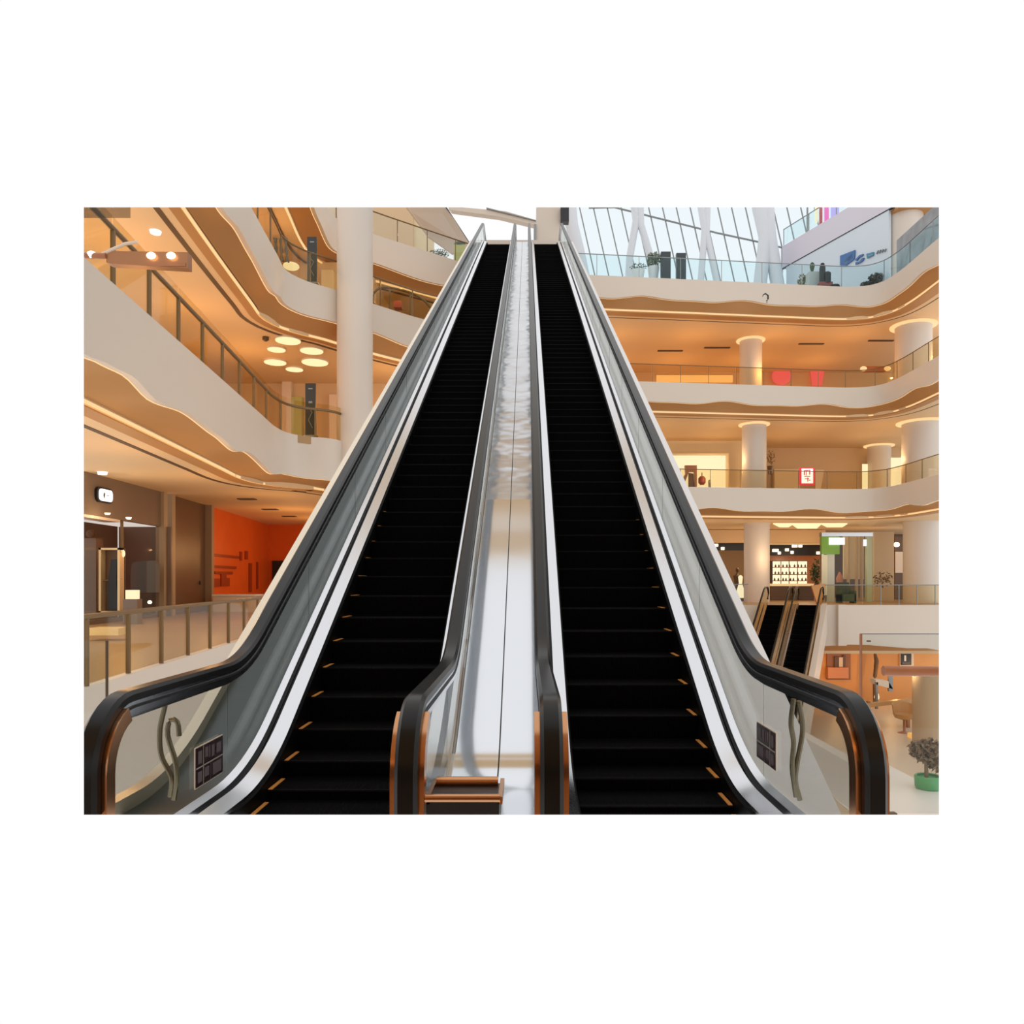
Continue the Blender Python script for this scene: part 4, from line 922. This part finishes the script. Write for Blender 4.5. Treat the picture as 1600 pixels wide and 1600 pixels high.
# ------------------------------------------------------------------ small far escalators
def small_esc(px, lab, clad):
    # local frame: s down the run, u across
    top = Vector(at(px, 947, 39.2)); top.z = Z2
    d = Vector((-.46, -.888)); d.normalize(); u = Vector((-d.y, d.x)); u = -u if u.x < 0 else u   # u to the right
    t = thing('escalator', lab, 'escalator', (top.x, top.y, Z2), 'small escalators on the far side')
    def P(s, a, h): return (top.x+d.x*s+u.x*a, top.y+d.y*s+u.y*a, Z2+h-TAN*max(0, s))
    def strip(a0, a1, h, dh, m, nm, s0=0, s1=9.6, n=20, **k):
        secs = []
        for i in range(n+1):
            s = s0+(s1-s0)*i/n; secs.append([P(s, a0, h), P(s, a1, h), P(s, a1, h-dh), P(s, a0, h-dh)])
        MB().loft(secs).build(nm, m, t, **k)
    W = .46
    proto = None
    for i in range(24):
        s = i*.4; a = [P(0, -W, 0), P(0, W, 0), P(0, W, -.25), P(0, -W, -.25)]
        if proto is None:
            mb = MB(); q = [P(0, -W, 0), P(0, W, 0)]; r = [(q[1][0]+d.x*-.42, q[1][1]+d.y*-.42), (q[0][0]+d.x*-.42, q[0][1]+d.y*-.42)]
            mb.prism([(q[0][0], q[0][1]), (q[1][0], q[1][1])]+r, Z2-.25, Z2); proto = mb.build('step', step_m, t, clip=False)
        else:
            o = proto.copy(); C.objects.link(o); o.parent = t; o.location = (d.x*s, d.y*s, -TAN*s)
    for sg in (-1, 1):
        strip(sg*W, sg*(W+.14), .1, .4, steel, 'inner_deck')
        strip(sg*(W+.16)-.005, sg*(W+.16)+.005, .85, .75, glass_w, 'glass_panel', -.9)
        pts = [P(-.9, sg*(W+.16), .3), P(-1.15, sg*(W+.16), .6), P(-.95, sg*(W+.16), .9)]+[P(s, sg*(W+.16), .93) for s in arange(-.6, 9.6, .4)]
        MB().tube(pts, .045, 8).build('handrail', rubber, t, True)
        strip(sg*(W+.16)-.03, sg*(W+.16)+.03, .88, .04, steel, 'handrail_guide', -.6)
    if clad:
        strip(W+.2, W+.45, .1, 1.5, fascia_m, 'outer_cladding', 0, 9.6, label='white sloping side panel')
        strip(-W, W, -.3, .6, fascia_m, 'truss')
    else:
        strip(W+.18, W+.55, .08, .3, steel, 'centre_deck'); strip(-W-.45, -W-.2, .1, 1.0, steel, 'outer_cladding'); strip(-W, W, -.3, .6, fascia_m, 'truss')
small_esc(1214, 'left one of two small escalators on the far right rising to the second floor', False)
small_esc(1263, 'right one of two small escalators on the far right, with a white side panel', True)
struct(MB().box(*wbox(1310, 1323, 945, 1009, 39.2, .4)), 'trim_19', fascia_m)
# tangle at head
for px, lab in ((1266, 'copper-coloured tilted panel at the head of the right small escalator'),):
    poly3('tilted_panel', [(1268, 915, 41), (1290, 912, 41), (1283, 945, 41), (1277, 944, 41)], .15, copper_m, label=lab, cat='panel')

# ------------------------------------------------------------------ L1 right
Yw = 43.4
t = thing('shopfront', 'small shop opening with shelves in the orange wall of the lowest floor', 'shopfront', at(1315, 1060, Yw))
seg(1292, 1329, 1016, 1062, Yw, .1, mat('brown_opening', (.32, .14, .07), .5), 'opening', t)
seg(1294, 1326, 1043, 1060, Yw-.3, .3, mat('terracotta', (.62, .26, .12), .5), 'counter', t); seg(1304, 1310, 1026, 1042, Yw-.1, .1, brownpanel, 'shelf_unit', t); seg(1311, 1317, 1027, 1042, Yw-.1, .1, cream_m, 'pale_item', t); seg(1317, 1321, 1024, 1042, Yw-.1, .1, brownpanel, 'shelf_unit', t)
t = thing('framed_picture', 'dark picture with a pale figure in a cream frame on the orange wall', 'picture', at(1415, 1040, Yw))
seg(1406, 1428, 1016, 1041, Yw, .08, cream_m, 'frame', t); seg(1408, 1424, 1019, 1039, Yw-.05, .05, black_m, 'image', t); seg(1413, 1416, 1024, 1033, Yw-.08, .03, white_m, 'pale_figure', t); seg(1410, 1422, 1034, 1038, Yw-.08, .03, grey_m, 'pale_figure', t)
t = thing('floor_sculpture', 'slim dark standing figure by the orange wall left of the framed picture', 'sculpture', at(1367, 1042, 42.5))
p = at(1367, 1101, 42.5); MB().lathe((p[0], 42.5, -7), [(.1, 0), (.12, 1.2), (.05, 1.5)], 10).build('plinth', brownpanel, t, True)
MB().tube([(p[0], 42.5, -5.5), (p[0]+.1, 42.5, -4.6), (p[0]-.02, 42.5, -4.1)], [.1, .12, .06], 10).build('figure', slot_m, t, True)
t = thing('cafe_chair', 'pale sling chair with dark legs on the lowest floor under the orange handrail', 'chair', at(1380, 1085, 36))
Yc = 36.0
MB().prism_y([(at(1368, 0, Yc)[0], at(0, 1062, Yc)[2]), (at(1388, 0, Yc)[0], at(0, 1064, Yc)[2]), (at(1396, 0, Yc)[0], at(0, 1077, Yc)[2]), (at(1370, 0, Yc)[0], at(0, 1070, Yc)[2])], Yc, Yc+.6).build('seat', cream_m, t)
x0, x1, _, _, z0, z1 = wbox(1389, 1395, 1052, 1100, Yc); MB().box(x0, x1, Yc, Yc+.15, z0+.6, z1).build('leg', rail_steel, t)
x0, x1, _, _, z0, z1 = wbox(1369, 1372, 1066, 1108, Yc); MB().box(x0, x1, Yc, Yc+.15, z0, z1).build('leg', rail_steel, t)
t = thing('low_table', 'long low warm wooden table on the lowest floor', 'table', at(1380, 1105, 35.5))
MB().loft([[at(1352, 1098, 36), at(1352, 1104, 36), at(1352, 1106, 35.3), at(1352, 1100, 35.3)], [at(1425, 1090, 36), at(1425, 1096, 36), at(1425, 1098, 35.3), at(1425, 1092, 35.3)]]).build('top', mat('honey_wood', (.55, .30, .12), .3), t)
for px in (1356, 1418): x0, x1, _, _, z0, z1 = wbox(px, px+4, 1096, 1104, 35.6); MB().box(x0, x1, 35.6, 35.8, -7, z1).build('leg', wood_m, t)
p = at(1370, 1093, 36.2); MB().lathe(p, [(.08, 0), (.12, .1), (.08, .28), (.02, .3)], 12).build('candle_lamp', yel_e, None, True, label='small pale lamp on the low wooden table', cat='lamp')
x0, x1, _, _, z0, z1 = wbox(1409, 1426, 1109, 1117, 34); MB().box(x0, x1, 33.0, 33.5, -7, -6.8).build('light_box', mat('amber_box', (.8, .45, .1), .4, 0, (1, .5, .1), .5), None, label='amber glowing low box beside the pale round column on the lowest floor', cat='light')
t = thing('lounge_chair', 'curved honey-coloured chair left of the pale round column on the lowest floor', 'chair', at(1418, 1108, 35))
p = at(1420, 1108, 34)
MB().lathe((p[0], 34.4, -6.4), [(.12, 0), (.40, .08), (.48, .28), (.44, .26), (.1, .12)], 18).build('seat_shell', mat('honey_cloth', (.55, .28, .10), .5), t, True)
MB().loft([[(p[0]+.46*math.cos(q), 34.4+.46*math.sin(q), -6.2), (p[0]+.52*math.cos(q), 34.4+.52*math.sin(q), -5.75+.12*math.sin(q)), (p[0]+.48*math.cos(q), 34.4+.48*math.sin(q), -5.75+.12*math.sin(q)), (p[0]+.42*math.cos(q), 34.4+.42*math.sin(q), -6.2)] for q in [math.pi*k/14 for k in range(15)]]).build('backrest', MATS['honey_cloth'], t, True)
MB().lathe((p[0], 34.4, -7), [(.3, 0), (.06, .08), (.06, .62)], 12).build('leg', wood_m, t, True)
# potted topiary
Yp = 25.2; p = (at(1450, 0, Yp)[0], Yp, -7.0)
t = thing('potted_plant', 'round-pot plant with drooping brown leaves in a wide green pot at the lower right', 'plant', p)
MB().lathe(p, [(.34, 0), (.40, .08), (.42, .42), (.38, .46), (.34, .44), (.34, .38)], 28).build('pot', green_m, t, True)
MB().tube([(p[0]-.05, Yp, -6.6), (p[0]-.07, Yp, -5.9)], [.07, .05], 8).build('trunk', brownleaf, t, True)
mb = MB(); mb.leaves((p[0]+.02, Yp, -5.75), (.55, .4, .42), 420, .13); mb.leaves((p[0]-.42, Yp, -5.65), (.2, .2, .3), 90, .12); mb.leaves((p[0]+.3, Yp, -6.1), (.3, .3, .35), 120, .12); mb.build('foliage', brownleaf, t)
p = at(1385, 1250, 22.5); MB().box(p[0]-.1, p[0]+.28, 22.4, 22.6, -7, -6.95).build('floor_socket', slot_m, None, label='small dark floor fitting near the lower right corner', cat='fitting')

# unseen roof bays, added and sized only to be mirrored in the polished deck
for y0, y1 in ((28.0, 30.0), (31.0, 36.5)):
    MB().box(-5, 5, y0, y1, 32, 32.6).build('ceiling', [ceil_m], None, clip=False, kind='structure')
# the hall behind the viewer: floor, ceiling and far wall of the second floor
MB().box(-9, 9, -12, 2.4, -1.7, -1.6).build('floor', floor_m, None, clip=False, kind='structure')
MB().box(-9, 9, -12, 2.2, 3.3, 3.5).build('ceiling', ceil_m, None, clip=False, kind='structure')
MB().box(-9, 9, -12.2, -12, -1.6, 3.3).build('wall_front', brownpanel, None, clip=False, kind='structure')
for x in (-3.2, 3.2):
    for y in (-6, -1): lamp(x, y, 2.6, 60)
# ------------------------------------------------------------------ warm lamps of the galleries
for y in (14, 18, 23, 28): lamp(-9.6, y, 1.2, 120)
for y in (34, 39): lamp(-10.5, y, 1.3, 200)
for y in (15, 19, 23.5, 28): lamp(-10.5, y, 6.6, 190)
lamp(-5.5, 30.5, 6.8, 130)
for x, y in ((-10, 24), (-10, 29), (-5.2, 31.3)): lamp(x, y, 12.2, 130)
for x, y in ((-9.5, 36), (-5, 38.5)): lamp(x, y, 17.5, 90, (1, .75, .5))
for x in (5, 9.5, 14, 18.5):
    for y in (43, 48): lamp(x, y, Z4+1.7, 140)
for y in (36.5, 41): lamp(22.3, y, Z4+1.7, 100)
for x in (7, 11.5, 16, 20.5):
    for y in (42.5, 46): lamp(x, y, Z3+1.9, 85, (1, .66, .34))
for x in (10, 14, 18, 22):
    for y in (43, 48.5): lamp(x, y, Z2+2.5, 110, (1, .70, .40))
for x in (14, 17, 20, 23): lamp(x, 41.5, -5.2, 70, (1, .55, .2))
for x, y in ((11, 24), (16, 32)): lamp(x, y, -3.9, 60, (1, .75, .5))
for o in bpy.data.objects:
    if '_w' in o: del o['_w']
